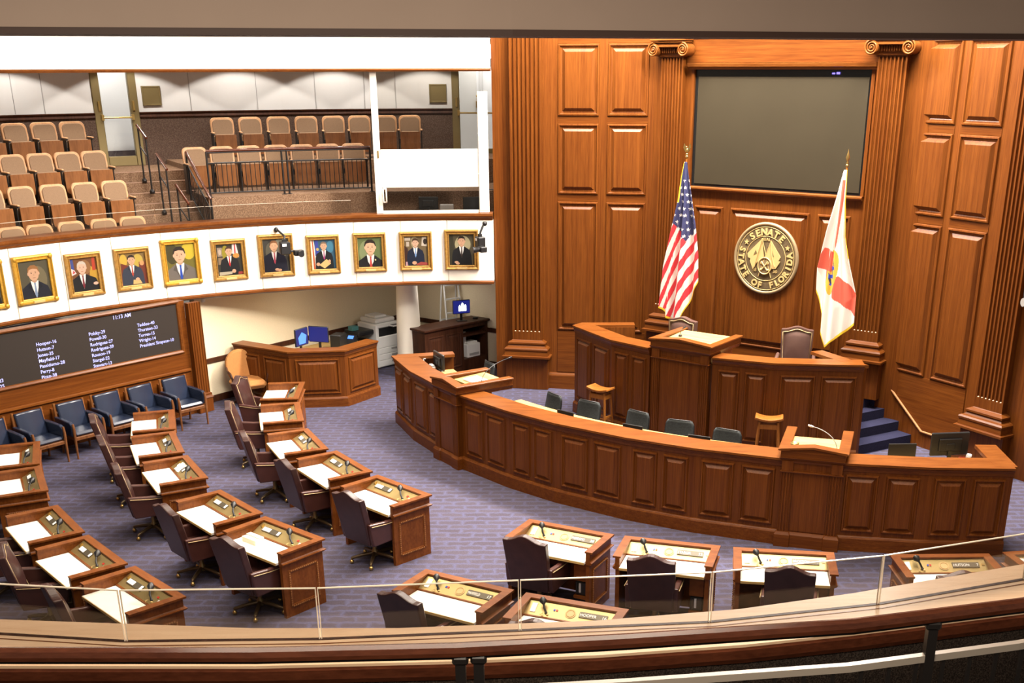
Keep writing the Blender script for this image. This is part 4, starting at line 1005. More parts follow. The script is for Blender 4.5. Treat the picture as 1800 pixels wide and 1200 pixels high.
# tiers
fl = struct(MB().build('floor_gallery', carpet_brown), 'stepped brown carpet of the gallery', 'floor')
m = MB()
sector(m, RG + .22, RG + .92, 84, 119.2, 2.19, 2.80, 14); sector(m, RG + .92, RG + 2.75, 84, 118.9, 2.19, 3.92, 14); sector(m, RG + 2.75, RG + 4.6, 84, 118.9, 2.19, 4.42, 14)
sector(m, RG + .22, RG + 1.15, 125.6, 152, 2.19, 2.80, 14); sector(m, RG + 1.15, RG + 1.95, 126.0, 152, 2.19, 3.39, 14)
sector(m, RG + 1.95, RG + 2.75, 126.2, 152, 2.19, 3.90, 14); sector(m, RG + 2.75, RG + 4.6, 126.2, 152, 2.19, 4.41, 14)
m.build('tier', carpet_brown, fl)
m = MB()
zs = [(4.32, 2.70, 4.6)] + [(4.32 - .185 * i, 2.70 - .27 * i, 2.70 - .27 * (i - 1) + .03) for i in range(1, 9)]
for z, r0, r1 in zs: sector(m, RG + r0, RG + r1, 118.7, 126.4, 2.19, z, 5)
m.build('aisle_step', carpet_brown, fl)
m = MB()
for z, r0, r1 in zs[:-1]: sector(m, RG + r0 - .004, RG + r0 + .05, 118.9, 126.1, z + .0, z + .006, 5)
m.build('lit_tread_band', plain('lit_tread_band', (.34, .20, .14), .9, var=.15, scale=60), fl)  # paler strips paint in the light falling on the treads

# back wall: carpet wainscot, rail, grey wall, doors
D1 = (120.75, 124.55); D2 = (87.2, 92.35)
segs = [(152, D1[1]), (D1[0], D2[1]), (D2[0], 80)]
bw = struct(MB().build('wall_back', grey_wall), 'pale grey back wall of the gallery', 'wall')
for a, b in segs:
    n = max(1, int(abs(a - b) / 3)); p = arc(a, b, RG + 4.5, n)
    m = MB(); m.sweep([(0, 5.40), (0, 7.0), (-.15, 7.0), (-.15, 5.40)], p); m.build('upper_wall', grey_wall, bw)
    m = MB(); m.sweep([(.01, 4.2), (.01, 5.29), (-.15, 5.29), (-.15, 4.2)], p); m.build('wainscot', carpet_wall, bw)
    m = MB(); m.sweep([(.03, 5.29), (.045, 5.31), (.03, 5.36), (.06, 5.39), (.06, 5.41), (-.1, 5.41), (-.1, 5.29)], p); m.build('wainscot_rail', wood_dark, bw)
m = MB()
for a in (131.0, 128.6, 116.2, 110.3, 105.0, 100.5, 97.6):
    x, y = pol(a, RG + 4.49); M = frame((x, y, 0), a - 90); m.box(-.006, .006, -.006, .004, 5.42, 6.95, M=M)
m.build('wall_joint', plain('wall_joint', (.30, .29, .28), .8), bw)
def vent(a, label):
    x, y = pol(a, RG + 4.48)
    m = MB(); m.rects(-.20, .20, 0, .40, [(0, 0), (.01, -.03), (.03, -.03), (.04, -.02)])
    o = m.build('wall_plate', bronze, None, (x, y, 5.53), R(a - 90)); tag(o, label, 'plate', 'bronze plates on the gallery wall')
vent(119.55, 'square bronze plate right of the left gallery door'); vent(93.65, 'square bronze plate left of the right gallery door')
def gdoor(n, a0, a1, label):
    p, q = Vector(pol(a1, RG + 4.5)), Vector(pol(a0, RG + 4.5)); L = (q - p).length; az = math.atan2(q.y - p.y, q.x - p.x)
    t = thing('door_%d' % n, label, 'door', (p.x, p.y, 4.32), az, None, 'structure')
    fr = .17
    m = MB()
    m.box(0, fr, -.03, .10, 0, 2.55, 0, .01); m.box(L - fr, L, -.03, .10, 0, 2.55, 0, .01); m.box(fr, L - fr, -.02, .09, 0, .20, 0, .01); m.box(fr, L - fr, -.02, .09, 2.45, 2.55)
    m.build('door_frame', bronze, t)
    m = MB(); m.box(fr, L - fr, .03, .045, .20, 2.45); m.build('pane', glass, t)
    m = MB(); m.tube([(fr - .02, -.06, .99), (L - fr + .02, -.06, .985)], .018, 8)
    for x in (fr - .02, L - fr + .02): m.box(x - .03, x + .03, -.08, .0, .93, 1.05, 0, .008)
    for x in (fr - .06, L - fr + .06): m.box(x - .025, x + .025, -.06, -.02, 1.12, 1.32, 0, .01)
    m.build('push_bar', brass, t)
    # white corridor seen through the glass
    m = MB(); m.box(-.6, L + .6, 1.6, 1.7, -.1, 2.8); m.box(-.7, L + .7, .11, 1.7, -.12, -.02); m.box(-.7, -.6, .3, 1.7, -.1, 2.8); m.box(L + .6, L + .7, .3, 1.7, -.1, 2.8)
    m.build('corridor', plain('corridor_white_%d' % n, (.80, .80, .80), .8), t)
    m = MB(); m.box(L * .42, L * .42 + .05, 1.56, 1.6, -.02, 2.6); m.box(L * .42 + .08, L * .42 + .11, 1.57, 1.6, -.02, 2.6); m.build('corridor_door_jamb', grey_wall, t)
    m = MB(); m.box(L * .36, L * .36 + .05, 1.53, 1.60, 1.05, 1.20); m.ball((L * .36 + .02, 1.55, 1.32), .02); m.build('corridor_door_lock', brass, t)
    m = MB(); m.box(L * .48, L * .48 + .36, 1.55, 1.6, 1.98, 2.16); m.build('exit_sign_back', plain('dark_grey_sign_%d' % n, (.05, .05, .05), .5), t)
    if n == 1:
        m = MB(); m.box(-.05, L * .36, 1.55, 1.6, .0, .32); m.build('kick_plate', bronze, t)
        m = MB(); m.box(L * .55, L + .3, 1.5, 1.6, -.02, .22); m.build('corridor_mat', plain('dark_mat', (.06, .045, .045), .9, var=.4, scale=9), t)
    return t
gdoor(1, D1[0], D1[1], 'glass gallery door with bronze frame and brass push bar'); gdoor(2, D2[0], D2[1], 'right glass gallery door behind the control booth')

# gallery seats
def make_seat(label, grp):
    t = thing('theater_seat', label, 'seat', (0, 0, 0), 0, grp)
    n = 8; W0, W1, zt, zb, r = .205, .245, .88, .36, .10
    def outl(k):
        w1, w0, top = W1 - k, W0 - k, zt - k
        pts = [(-w0, zb), (w0, zb), (w0 + .01, .48), (w1, .60), (w1, top - r)]
        pts += [(w1 - r + r * math.cos(PI / 2 * i / n), top - r + r * math.sin(PI / 2 * i / n)) for i in range(1, n + 1)]
        pts += [(-w1 + r - r * math.sin(PI / 2 * i / n), top - r + r * math.cos(PI / 2 * i / n)) for i in range(0, n)]
        return pts + [(-w1, top - r), (-w1, .60), (-w0 - .01, .48)]
    def ln(z): return .03 + (z - .36) * .22
    def slab(o, y0, y1):
        m = MB(); k = len(o)
        vs = [(x, ln(z) + y0, z) for x, z in o] + [(x, ln(z) + y1, z) for x, z in o]
        m.add(vs, [tuple(range(k)), tuple(reversed(range(k, 2 * k)))] + [(i, k + i, k + (i + 1) % k, (i + 1) % k) for i in range(k)]); return m
    b = slab(outl(0), -.035, .03).build('back_shell', seatrim, t, bevel=.012)
    slab(outl(.035), -.06, -.03).build('back_cushion', wool, t, bevel=.012)
    s = [(-.20, .17), (.20, .17), (.215, .22), (.215, .56), (-.215, .56), (-.215, .22)]
    m = MB(); m.extr([(-.16, .135), (.16, .135), (.205, .17), (.215, .24), (.215, .545), (-.215, .545), (-.215, .24), (-.205, .17)], -.275, -.245); m.build('seat_shell', seatwood, t, bevel=.012)
    m = MB(); m.box(-.205, .205, -.245, -.12, .17, .555, 0, .03); m.build('seat_cushion', wool, t)
    m = MB(); m.box(-.262, -.238, -.22, .04, 0, .58, 0, .008); m.box(-.27, -.23, -.30, .02, .54, .575, 0, .008); m.box(-.238, -.20, -.16, -.02, .30, .40); m.build('stanchion', black_metal, t)
    m = MB(); m.box(-.275, -.225, -.32, -.02, .575, .60, 0, .01); m.build('arm_cap', seatrim, t)
    return t
s0 = make_seat('x', 'gallery seats'); KIDS[s0.name] = [(c, kids(c)) for c in kids(s0)]
SEATS = [('front row of the left block, half behind the cap', 2.79, .90, [142.6, 139.75, 136.95, 133.7, 130.35, 127.3]),
         ('second row of the left block', 3.39, 1.70, [139.3, 136.35, 133.3, 130.25, 127.35]),
         ('third row of the left block', 3.90, 2.50, [137.6, 135.1, 132.6, 130.1, 127.65]),
         ('top row of the left block below grey wall', 4.42, 3.35, [135.5, 133.0, 130.5, 128.0]),
         ('front row of the right block behind the iron railing', 3.92, 2.10, [118.5, 115.8, 113.1, 110.35, 107.7, 105.05, 102.4]),
         ('back row of the right block against the wainscot', 4.42, 3.55, [114.3, 111.7, 109.05, 106.4, 103.8, 101.3, 98.75, 96.4])]
NTH = ['leftmost', 'second from left', 'third from left', 'fourth from left', 'fifth from left', 'sixth from left', 'seventh from left', 'eighth from left']
first = True
for row, z, dr, angs in SEATS:
    for i, a in enumerate(angs):
        r = RG + dr - .12; x, y = pol(a, r)
        lab = ('rightmost' if i == len(angs) - 1 else NTH[i]) + ' theatre seat, ' + row
        if first: s0.location = (x, y, z); s0.rotation_euler = (0, 0, R(a - 90)); s0['label'] = lab; d = s0; first = False
        else: d = dup(s0, (x, y, z), R(a - 90), lab)
        d['group'] = 'gallery seats, ' + row.split(' behind')[0].split(' against')[0].split(' below')[0].split(',')[0]
        if i == len(angs) - 1:
            m = MB(); m.box(.238, .262, -.22, .04, 0, .58, 0, .008); m.box(.23, .27, -.30, .02, .54, .575, 0, .008); m.build('end_stanchion', black_metal, d)
            m = MB(); m.box(.225, .275, -.32, -.02, .575, .60, 0, .01); m.build('end_arm_cap', seatrim, d)

# iron railing of the right block
x, y = pol(110, RG + .97)
t = thing('iron_railing', 'long black iron railing with wooden handrail before the right seat block', 'railing', (x, y, 3.92), 0, None)
O = (x, y, 3.92)
def rp(a, r, z): p = pol(a, r); return (p[0], p[1], z)
A_, B_ = 118.6, 100.95
hr = [rp(A_ + (B_ - A_) * i / 8, RG + .97, 4.79) for i in range(9)]
m = MB(); m.tube(hr, .026, 8); m.build('handrail', wood_rail, t, off=O)
m = MB(); m.tube([(p[0], p[1], 4.755) for p in hr], .014, 6); m.tube([(p[0], p[1], 4.56) for p in hr], .014, 6); m.tube([(p[0], p[1], 4.00) for p in hr], .014, 6); m.build('rail_bar', black_metal, t, off=O)
for a in (A_, 110.6, 110.05, B_):
    p = pol(a, RG + .97); m = MB(); m.tube([(p[0], p[1], 3.92), (p[0], p[1], 4.78)], .020, 6); m.box(p[0] - .05, p[0] + .05, p[1] - .04, p[1] + .04, 3.92, 3.93); m.build('post', black_metal, t, off=O)
N = 34
bmesh_ = None
for i in range(N):
    a = A_ + (B_ - A_) * (i + 1) / (N + 1); p = pol(a, RG + .97)
    if bmesh_ is None:
        m = MB(); m.tube([(0, 0, 4.00 - 3.92), (0, 0, 4.56 - 3.92)], .008, 5); bq = m.build('baluster', black_metal, t); bmesh_ = bq.data
    else:
        bq = bpy.data.objects.new('baluster', bmesh_); COL.objects.link(bq); bq.parent = t
    bq.location = (p[0] - x, p[1] - y, 0)
# sloping railing down the aisle side
p0, p1 = rp(119.7, RG + 1.75, 4.73), rp(119.2, RG + .52, 3.93)
t = thing('stair_railing', 'sloping iron railing with wooden handrail on the right side of the aisle steps', 'railing', (p1[0], p1[1], 2.8), 0, None)
O = (p1[0], p1[1], 2.8)
m = MB(); m.tube([p0, p1], .028, 8); m.build('handrail', wood_rail, t, off=O)
dz = lambda k: [(p0[0], p0[1], p0[2] - k), (p1[0], p1[1], p1[2] - k)]
m = MB(); m.tube(dz(.04), .014, 6); m.tube(dz(.24), .014, 6); m.tube(dz(.80), .014, 6); m.build('rail_bar', black_metal, t, off=O)
for f in (0, 1):
    p = [p0[i] + (p1[i] - p0[i]) * f for i in range(3)]; m = MB(); m.tube([(p[0], p[1], p[2] - .92), tuple(p)], .020, 6); m.build('post', black_metal, t, off=O)
for i in range(13):
    f = (i + 1) / 14; p = [p0[k] + (p1[k] - p0[k]) * f for k in range(3)]
    m = MB(); m.tube([(p[0], p[1], p[2] - .80), (p[0], p[1], p[2] - .24)], .008, 5); m.build('baluster', black_metal, t, off=O)
# three free handrails in the aisle
for (a0, r0, zb0, zt0), (a1, r1, zb1, zt1), lab in (((123.25, 2.42, 4.135, 5.21), (123.15, 2.02, 3.95, 5.03), 'topmost of three short aisle handrails, in front of the gallery door'),
        ((122.75, 1.62, 3.58, 4.70), (122.6, 1.22, 3.395, 4.49), 'middle of three short aisle handrails on the gallery steps'), ((122.2, .86, 3.025, 4.17), (121.8, .5, 2.84, 3.90), 'lowest of three short aisle handrails, just above the balcony cap')):
    a = rp(a0, RG + r0, 0); b = rp(a1, RG + r1, 0)
    t = thing('aisle_handrail', lab, 'handrail', (a[0], a[1], zb0), 0, 'short handrails on the gallery aisle steps'); O = (a[0], a[1], zb0)
    e = Vector((b[0] - a[0], b[1] - a[1], zt1 - zt0)) * .12
    m = MB(); m.tube([(a[0] - e.x, a[1] - e.y, zt0 - e.z), (b[0] + e.x, b[1] + e.y, zt1 + e.z)], .026, 8); m.build('handrail', wood_rail, t, off=O)
    for p, z0, z1 in ((a, zb0, zt0), (b, zb1, zt1)):
        m = MB(); m.tube([(p[0], p[1], z0), (p[0], p[1], z1)], .018, 6); m.lathe([(0, 0), (.05, 0), (.05, .05), (.025, .09), (0, .09)], 10, c=(p[0], p[1], z0)); m.build('post', black_metal, t, off=O)
    m = MB(); m.tube([(a[0], a[1], zt0 - .38), (b[0], b[1], zt1 - .38)], .014, 6); m.build('mid_bar', black_metal, t, off=O)

# control booth at the right end
P0, P1 = Vector(pol(100.3, RG + .12)), Vector(pol(88.5, RG + .12)); L = (P1 - P0).length; az = math.atan2(P1.y - P0.y, P1.x - P0.x)
t = thing('control_booth', 'glazed control booth with white frame at the right end of the gallery', 'booth', (P0.x, P0.y, 3.575), az)
m = MB(); m.box(-.075, .055, -.03, .04, 0, 2.64, 0, .006); m.build('corner_post', white_fr, t)
m = MB(); m.box(.055, L, -.02, .03, 0, .055); m.build('sill', white_fr, t)
m = MB(); m.box(.055, L, -.003, .003, .055, 2.64); m.build('front_pane', glass, t)
m = MB(); m.box(.06, L, -.03, -.012, .50, 1.22, 0, .004); m.build('reflection_panel', cream, t)  # solid white panel standing in for the balcony front reflected in the glass
m = MB(); m.box(-.055, -.045, .04, .95, .06, 2.60); m.build('door_pane', glass, t)
m = MB(); m.box(-.07, -.03, .40, .46, .0, 1.30); m.box(-.07, -.03, .04, .95, 0, .05); m.build('door_stile', white_fr, t)
m = MB(); m.tube([(.075, -.05, .22), (.075, -.09, .24), (.075, -.09, .46), (.075, -.05, .48), (.135, -.05, .48), (.135, -.09, .46), (.135, -.09, .24), (.135, -.05, .22)], .014, 8, closed=True); m.build('pull_handle', white_fr, t)
m = MB(); m.box(-.0, .03, -.04, -.03, 1.06, 1.20); m.build('latch_plate', brass, t)
BM = Matrix.Translation((P0.x, P0.y, 3.575)) @ Matrix.Rotation(az, 4, 'Z')
m = MB(); m.box(.15, L, .25, .80, -.12, -.04); m.build('booth_counter', wood_dark, t)
m = MB(); m.box(-.10, .10, -.06, .06, 0, 2.28, 0, .01); sp = m.build('column_speaker', white_fr, None, tuple(BM @ Vector((L + .10, 0, 0))), az)
t2 = tag(sp, 'tall white column loudspeaker of three stacked boxes beside the wood wall', 'loudspeaker')
m = MB(); m.box(-.102, .102, -.065, -.06, .745, .76); m.box(-.102, .102, -.065, -.06, 1.50, 1.515); m.build('joint_strip', white_pl, sp)
m = MB(); m.box(-.08, .08, -.066, -.06, .05, .72); m.box(-.08, .08, -.066, -.06, .79, 1.47); m.box(-.08, .08, -.066, -.06, 1.54, 2.25); m.build('speaker_grille', plain('cream_grille', (.78, .68, .52), .8), sp)
q = BM @ Vector((.95, .45, -.04)); monitor((q.x, q.y, q.z), math.degrees(az) + 172, .40, .25, 'black monitor behind the booth glass, left of the laptop', screen_blk, .06)
q = BM @ Vector((1.85, .45, -.04))
t = thing('laptop', 'open black laptop standing behind the booth glass', 'laptop', tuple(q), az + PI + .2)
m = MB(); m.box(-.20, .20, -.26, 0, 0, .02); m.build('keyboard_base', black, t)
m = MB(); m.box(-.20, .20, 0, .015, .01, .30, 0, .006); m.build('lid', black, t)
q = BM @ Vector((1.32, .40, -.04)); m = MB(); m.box(-.14, .14, -.09, .09, 0, .16, 0, .01); tag(m.build('equipment_box', grey_pl, None, tuple(q), az), 'small grey box between booth monitor and laptop', 'box')
q = BM @ Vector((2.25, .85, -.12)); m = MB(); m.grid(lambda u, v: ((u - .5) * .45, .1 * math.sin(PI * u), v * .48), 8, 6); tag(m.build('office_chair', mesh_fab, None, tuple(q), az, solid=.05), 'dark rounded chair back behind the booth glass by the speaker', 'chair')

# ------------------------------------------------------------------ portraits
PC = {}
def pc(c):
    k = tuple(round(x * .62, 3) for x in c)
    if k not in PC: PC[k] = plain('paint_%d' % len(PC), k, .6, spec=.25)
    return PC[k]
def ell(cx, cz, rx, rz, n=18): return [(cx + rx * math.cos(2 * PI * i / n), cz + rz * math.sin(2 * PI * i / n)) for i in range(n)]
SK = (.62, .36, .22); SKD = (.42, .21, .12)
def sitter(cx, hz, s, suit, shirt, tie, hair, skin=SK, hands=None, wide=1.0):
    """head-and-shoulders figure: cx head centre, hz chin height, s head height"""
    w = s * .36; P = []
    sh = s * .95 * wide; dark = tuple(c * .6 for c in suit)
    P.append((suit, [(cx - sh * 1.15, 0), (cx - sh * 1.08, hz - s * .95), (cx - sh * .92, hz - s * .45), (cx - s * .32, hz - s * .08), (cx + s * .32, hz - s * .08), (cx + sh * .92, hz - s * .45), (cx + sh * 1.08, hz - s * .95), (cx + sh * 1.15, 0)]))
    P.append((shirt, [(cx - s * .27, hz - s * .02), (cx + s * .27, hz - s * .02), (cx + s * .20, hz - s * .5), (cx, hz - s * 1.25), (cx - s * .20, hz - s * .5)]))
    P.append((tie, [(cx - s * .07, hz - s * .14), (cx + s * .07, hz - s * .14), (cx + s * .05, hz - s * .3), (cx + s * .10, hz - s * 1.0), (cx, hz - s * 1.22), (cx - s * .10, hz - s * 1.0), (cx - s * .05, hz - s * .3)]))
    P.append((dark, [(cx - s * .30, hz - s * .08), (cx - s * .50, hz - s * .45), (cx - s * .30, hz - s * .55), (cx - s * .02, hz - s * 1.3), (cx - s * .24, hz - s * .45)]))
    P.append((dark, [(cx + s * .30, hz - s * .08), (cx + s * .50, hz - s * .45), (cx + s * .30, hz - s * .55), (cx + s * .02, hz - s * 1.3), (cx + s * .24, hz - s * .45)]))
    P.append((tuple(c * .75 for c in skin), [(cx - s * .2, hz + s * .22), (cx + s * .2, hz + s * .22), (cx + s * .17, hz - s * .06), (cx, hz - s * .16), (cx - s * .17, hz - s * .06)]))
    P.append((hair, ell(cx, hz + s * .60, w * 1.12, s * .43)))
    P.append((skin, ell(cx - w * 1.04, hz + s * .46, w * .14, s * .11, 10))); P.append((skin, ell(cx + w * 1.04, hz + s * .46, w * .14, s * .11, 10)))
    P.append((skin, ell(cx, hz + s * .45, w, s * .46)))
    P.append((hair, [(cx - w * 1.02, hz + s * .55), (cx - w * .98, hz + s * .86), (cx - w * .4, hz + s * 1.03), (cx + w * .4, hz + s * 1.03), (cx + w * .98, hz + s * .86), (cx + w * 1.02, hz + s * .55), (cx + w * .85, hz + s * .74), (cx, hz + s * .80), (cx - w * .85, hz + s * .74)]))
    d = (.12, .06, .04)
    for q in (-1, 1): P.append((d, ell(cx + q * w * .40, hz + s * .50, w * .15, s * .025, 8))); P.append((d, [(cx + q * w * .2, hz + s * .57), (cx + q * w * .62, hz + s * .57), (cx + q * w * .4, hz + s * .60)]))
    P.append((tuple(c * .72 for c in skin), [(cx - w * .1, hz + s * .34), (cx + w * .13, hz + s * .34), (cx + w * .05, hz + s * .48)])); P.append((SKD, ell(cx, hz + s * .19, w * .34, s * .03, 10)))
    if hands:
        for hx, hz_ in hands: P.append((skin, ell(hx, hz_, s * .22, s * .13, 12)))
    return [(c, [(cx + (x - cx) * 1.22, z) for x, z in pts]) for c, pts in P]
DKB = (.012, .013, .022); BLK = (.010, .010, .012); WH = (.80, .78, .74); HB = (.07, .03, .015); HD = (.025, .014, .010)
def bx(c, x0, z0, x1, z1): return (c, [(x0, z0), (x1, z0), (x1, z1), (x0, z1)])
PORT = [ # angle, w, h, frame, background, shapes, label
 (146.3, .73, .83, gold, (.10, .085, .05), sitter(0.50, 0.50, 0.360, BLK, WH, (.3, .05, .05), HB), 'gilt framed portrait cut by the left picture edge on the balcony'),
 (140.78, .73, .83, gold, (.085, .072, .042), [((.16, .13, .07), ell(.62, .5, .3, .35))] + sitter(0.48, 0.47, 0.400, DKB, WH, (.22, .29, .42), (.30, .13, .04)), 'gilt framed portrait of a red-haired person in navy suit and grey-blue tie'),
 (135.25, .67, .77, gold_dk, (.16, .06, .02), [((.50, .28, .03), [(.6, 0), (1, 0), (1, .6), (.75, .75)]), ((.26, .12, .04), ell(.55, .72, .22, .22)), ((.45, .05, .02), [(.82, .6), (.95, .6), (.95, 1), (.85, 1)]), ((.05, .07, .25), [(.0, .72), (.14, .62), (.12, 1), (.02, 1)]), ((.7, .6, .6), [(.02, .5), (.2, .55), (.14, .66), (.0, .72)]), ((.5, .05, .05), [(.05, .55), (.16, .58), (.1, .66)])] + sitter(0.42, 0.53, 0.370, BLK, WH, (.18, .02, .03), (.55, .48, .40), (.68, .42, .30), [(.80, .20)], 1.25), 'portrait of a white-haired seated person with a flag at the left'),
 (129.74, .67, .77, gold_dk, (.22, .13, .04), [((.60, .38, .05), ell(.16, .78, .14, .2)), ((.50, .36, .06), ell(.72, .75, .2, .2)), ((.16, .03, .015), [(.0, 0), (.35, 0), (.35, .6), (.05, .7)]), ((.16, .03, .015), [(.7, .1), (1, .0), (1, .7), (.75, .7)]), ((.60, .30, .12), ell(.86, .66, .09, .08)), ((.30, .06, .03), [(0, 0), (.3, 0), (.2, .1), (0, .12)])] + sitter(0.46, 0.63, 0.300, (.035, .042, .065), WH, (.45, .06, .03), HD, SK, None, 1.1) + [((.62, .42, .16), [(.42, .02), (.78, .02), (.72, .14), (.45, .16)]), (SK, ell(.62, .17, .08, .05))], 'portrait of a seated person in blue-grey suit on a red leather chair'),
 (124.21, .73, .85, gold, (.16, .13, .02), [((.06, .05, .015), ell(.2, .75, .22, .3)), ((.55, .42, .03), ell(.80, .80, .24, .25))] + sitter(0.46, 0.48, 0.440, (.16, .135, .115), WH, (.02, .07, .42), HD, (.66, .40, .25), None, 1.1), 'ornate gilt portrait of a smiling person in grey suit and blue tie'),
 (118.62, .67, .78, gold_dk, (.035, .030, .020), [((.30, .22, .16), [(.04, .62), (.24, .62), (.24, .90), (.04, .90)]), ((.48, .38, .30), ell(.14, .76, .06, .09)), ((.25, .17, .10), [(.04, .36), (.28, .36), (.28, .58), (.06, .58)]), ((.30, .24, .02), ell(.36, .72, .14, .24)), ((.70, .62, .60), [(.62, .7), (.9, .55), (.82, 1), (.66, 1)]), ((.5, .05, .06), [(.72, .7), (.78, .68), (.78, 1), (.73, 1)]), ((.55, .25, .05), ell(.78, .62, .13, .08))] + sitter(0.50, 0.63, 0.285, BLK, WH, (.55, .02, .02), HB, SK, None, 1.05) + [((.46, .40, .28), [(.05, 0), (.55, .04), (.6, .12), (.05, .12)]), (SK, ell(.64, .13, .08, .06)), ((.3, .04, .03), [(.8, .02), (1, .02), (1, .10), (.82, .10)])], 'portrait of a person in black suit and bright red tie by a flag'),
 (113.10, .69, .82, gold_dk, (.050, .045, .035), [((.20, .19, .14), ell(.7, .72, .28, .3)), ((.13, .12, .08), ell(.3, .6, .2, .3))] + sitter(0.43, 0.63, 0.320, (.012, .012, .024), WH, (.50, .06, .10), (.26, .11, .04), (.68, .38, .22), [(.48, .07), (.56, .05)], 1.15), 'portrait with clasped hands and striped red tie left of the balcony camera'),
 (107.51, .66, .76, gold_dk, (.035, .10, .16), [((.75, .70, .62), [(0, 0), (.24, 0), (.13, 1), (0, 1)]), ((.50, .10, .03), [(.06, 0), (.14, 0), (.10, 1), (.06, 1)]), ((.04, .06, .32), [(.16, .45), (.33, .5), (.3, 1), (.18, 1)]), ((.5, .38, .12), ell(.27, .68, .06, .05)), ((.06, .20, .30), ell(.8, .75, .15, .2))] + sitter(0.53, 0.65, 0.280, BLK, WH, (.35, .04, .16), (.20, .14, .10), SK, None, 1.05) + [((.66, .46, .18), [(.30, .14), (.52, .02), (.80, .18), (.62, .34)]), (SK, ell(.26, .17, .08, .06)), (SK, ell(.74, .26, .05, .06))], 'portrait of a person holding a yellow folder before a blue background'),
 (101.91, .66, .77, gold_dk, (.13, .17, .06), [((.22, .26, .12), ell(.35, .5, .3, .4))] + sitter(0.52, 0.43, 0.490, BLK, WH, (.50, .06, .05), HD, (.68, .42, .26), None, 1.02) + [((.7, .6, .3), ell(.72, .24, .03, .03))], 'portrait with plain green background and red striped tie'),
 (96.32, .66, .77, gold_dk, (.16, .11, .05), [((.60, .52, .42), [(.03, .86), (.28, .86), (.28, .96), (.03, .96)]), ((.50, .42, .34), [(.10, .66), (.22, .66), (.22, .82), (.10, .82)]), ((.36, .30, .16), ell(.45, .8, .16, .2)), ((.58, .50, .40), [(.74, .68), (.98, .66), (.95, .98), (.78, .98)]), ((.03, .02, .015), ell(.90, .82, .08, .1)), ((.05, .02, .012), [(0, 0), (.2, 0), (.15, .6), (0, .7)])] + sitter(0.48, 0.64, 0.290, (.010, .014, .035), WH, (.18, .32, .62), HB, (.66, .42, .28), None, 1.0) + [((.34, .06, .05), [(.5, .02), (1, .02), (1, .10), (.7, .13), (.5, .06)]), (SK, ell(.42, .10, .10, .06)), ((.5, .3, .34), [(.04, .0), (.14, .0), (.12, .14), (.05, .14)])], 'portrait of a person in navy suit and light blue tie in an office'),
 (90.73, .69, .80, gold_dk, (.09, .075, .04), [((.40, .35, .20), ell(.55, .68, .32, .28)), ((.04, .035, .02), [(0, 0), (.3, 0), (.15, 1), (0, 1)])] + sitter(0.50, 0.63, 0.310, BLK, WH, (.05, .03, .025), HD, SK, [(.32, .10), (.36, .06)], 1.0), 'rightmost portrait, person in black suit beside the corner camera')]
for a, w, h, fm, bg, shp, lab in PORT:
    rr = RG * math.cos(R(2.81)) - .018; x, y = pol(a, rr)
    t = thing('portrait', lab, 'portrait', (x, y, 2.46), R(a - 90), 'framed portraits on the balcony front')
    fw = .095
    m = MB(); m.rects(-w / 2, w / 2, 0, h, [(0, 0), (0, -.03), (.012, -.055), (.03, -.06), (.05, -.035), (.07, -.03), (.08, -.045), (.092, -.04), (fw, -.012)], fill=False); m.build('frame', fm, t)
    if fm is gold:
        for cx in (-w / 2 + .04, w / 2 - .04):
            for cz in (.04, h - .04): MB().ball((cx, -.05, cz), (.045, .025, .045), 10).build('corner_ornament', gold, t)
    iw, ih = w - 2 * fw, h - 2 * fw
    mats = []; m = MB()
    def mi(c):
        q = pc(c)
        if q not in mats: mats.append(q)
        return mats.index(q)
    m.face([(-iw / 2, -.012, fw), (iw / 2, -.012, fw), (iw / 2, -.012, fw + ih), (-iw / 2, -.012, fw + ih)], mi(bg))
    for k, (c, pts) in enumerate(shp):
        pp = [(min(1, max(0, px)), min(1, max(0, pz))) for px, pz in pts]
        m.face([((px - .5) * iw, -.0125 - .0004 * k, fw + pz * ih) for px, pz in pp], mi(c))
    m.build('canvas', mats, t)
    m = MB(); m.box(-.10, .10, -.062, -.035, .02, .055); m.build('title_plate', gold_lt, t)

# ------------------------------------------------------------------ cameras on brackets
def cam(label, P, az, arm, tilt=0.0, tip=black):
    t = thing('video_camera', label, 'camera', P, R(az), 'remote video cameras')
    m = MB(); m.tube(arm, .022, 8); m.ball(arm[0], .05, 10); m.build('bracket_arm', black, t)
    m = MB(); m.box(-.10, .10, -.08, .08, -.24, -.0, 0, .02); m.box(-.04, .04, -.03, .03, 0, .05); m.build('pan_housing', black, t)
    m = MB(); m.box(-.06, .02, -.083, -.08, -.08, -.03); m.build('name_label', paper, t)
    m = MB(); m.tube([(.10, -.02, -.18), (.17, -.03, -.19), (.21, -.05, -.22)], .02, 8); m.box(.15, .34, -.14, .0, -.27, -.16, 0, .015); m.build('camera_body', black, t)
    m = MB(); m.tube([(.25, -.14, -.215), (.25, -.20, -.215), (.25, -.21, -.215), (.25, -.28, -.215)], [.045, .05, .058, .06], 12); m.build('lens', tip, t)
    return t
cx, cy = pol(112.3, RG - .32)
cam('black remote camera hanging before the balcony between two portraits', (cx, cy, 3.16), 25, [(-.08, .26, .20), (-.06, .16, .19), (.02, .02, .10), (.0, 0, .04)])
cx, cy = pol(88.3, RG - .32)
cam('black remote camera at the right end of the balcony by the wood wall', (cx, cy, 3.16), -62, [(-.02, .12, .24), (-.02, .08, .20), (.0, .02, .10), (.0, 0, .04)])
t = cam('black camera with silver lens reaching in at the right picture edge', (6.93, 16.5, 3.42), -80, [(.27, 1.53, .35), (.25, .8, .33), (.05, .05, .15), (0, 0, .04)], tip=grey_pl)
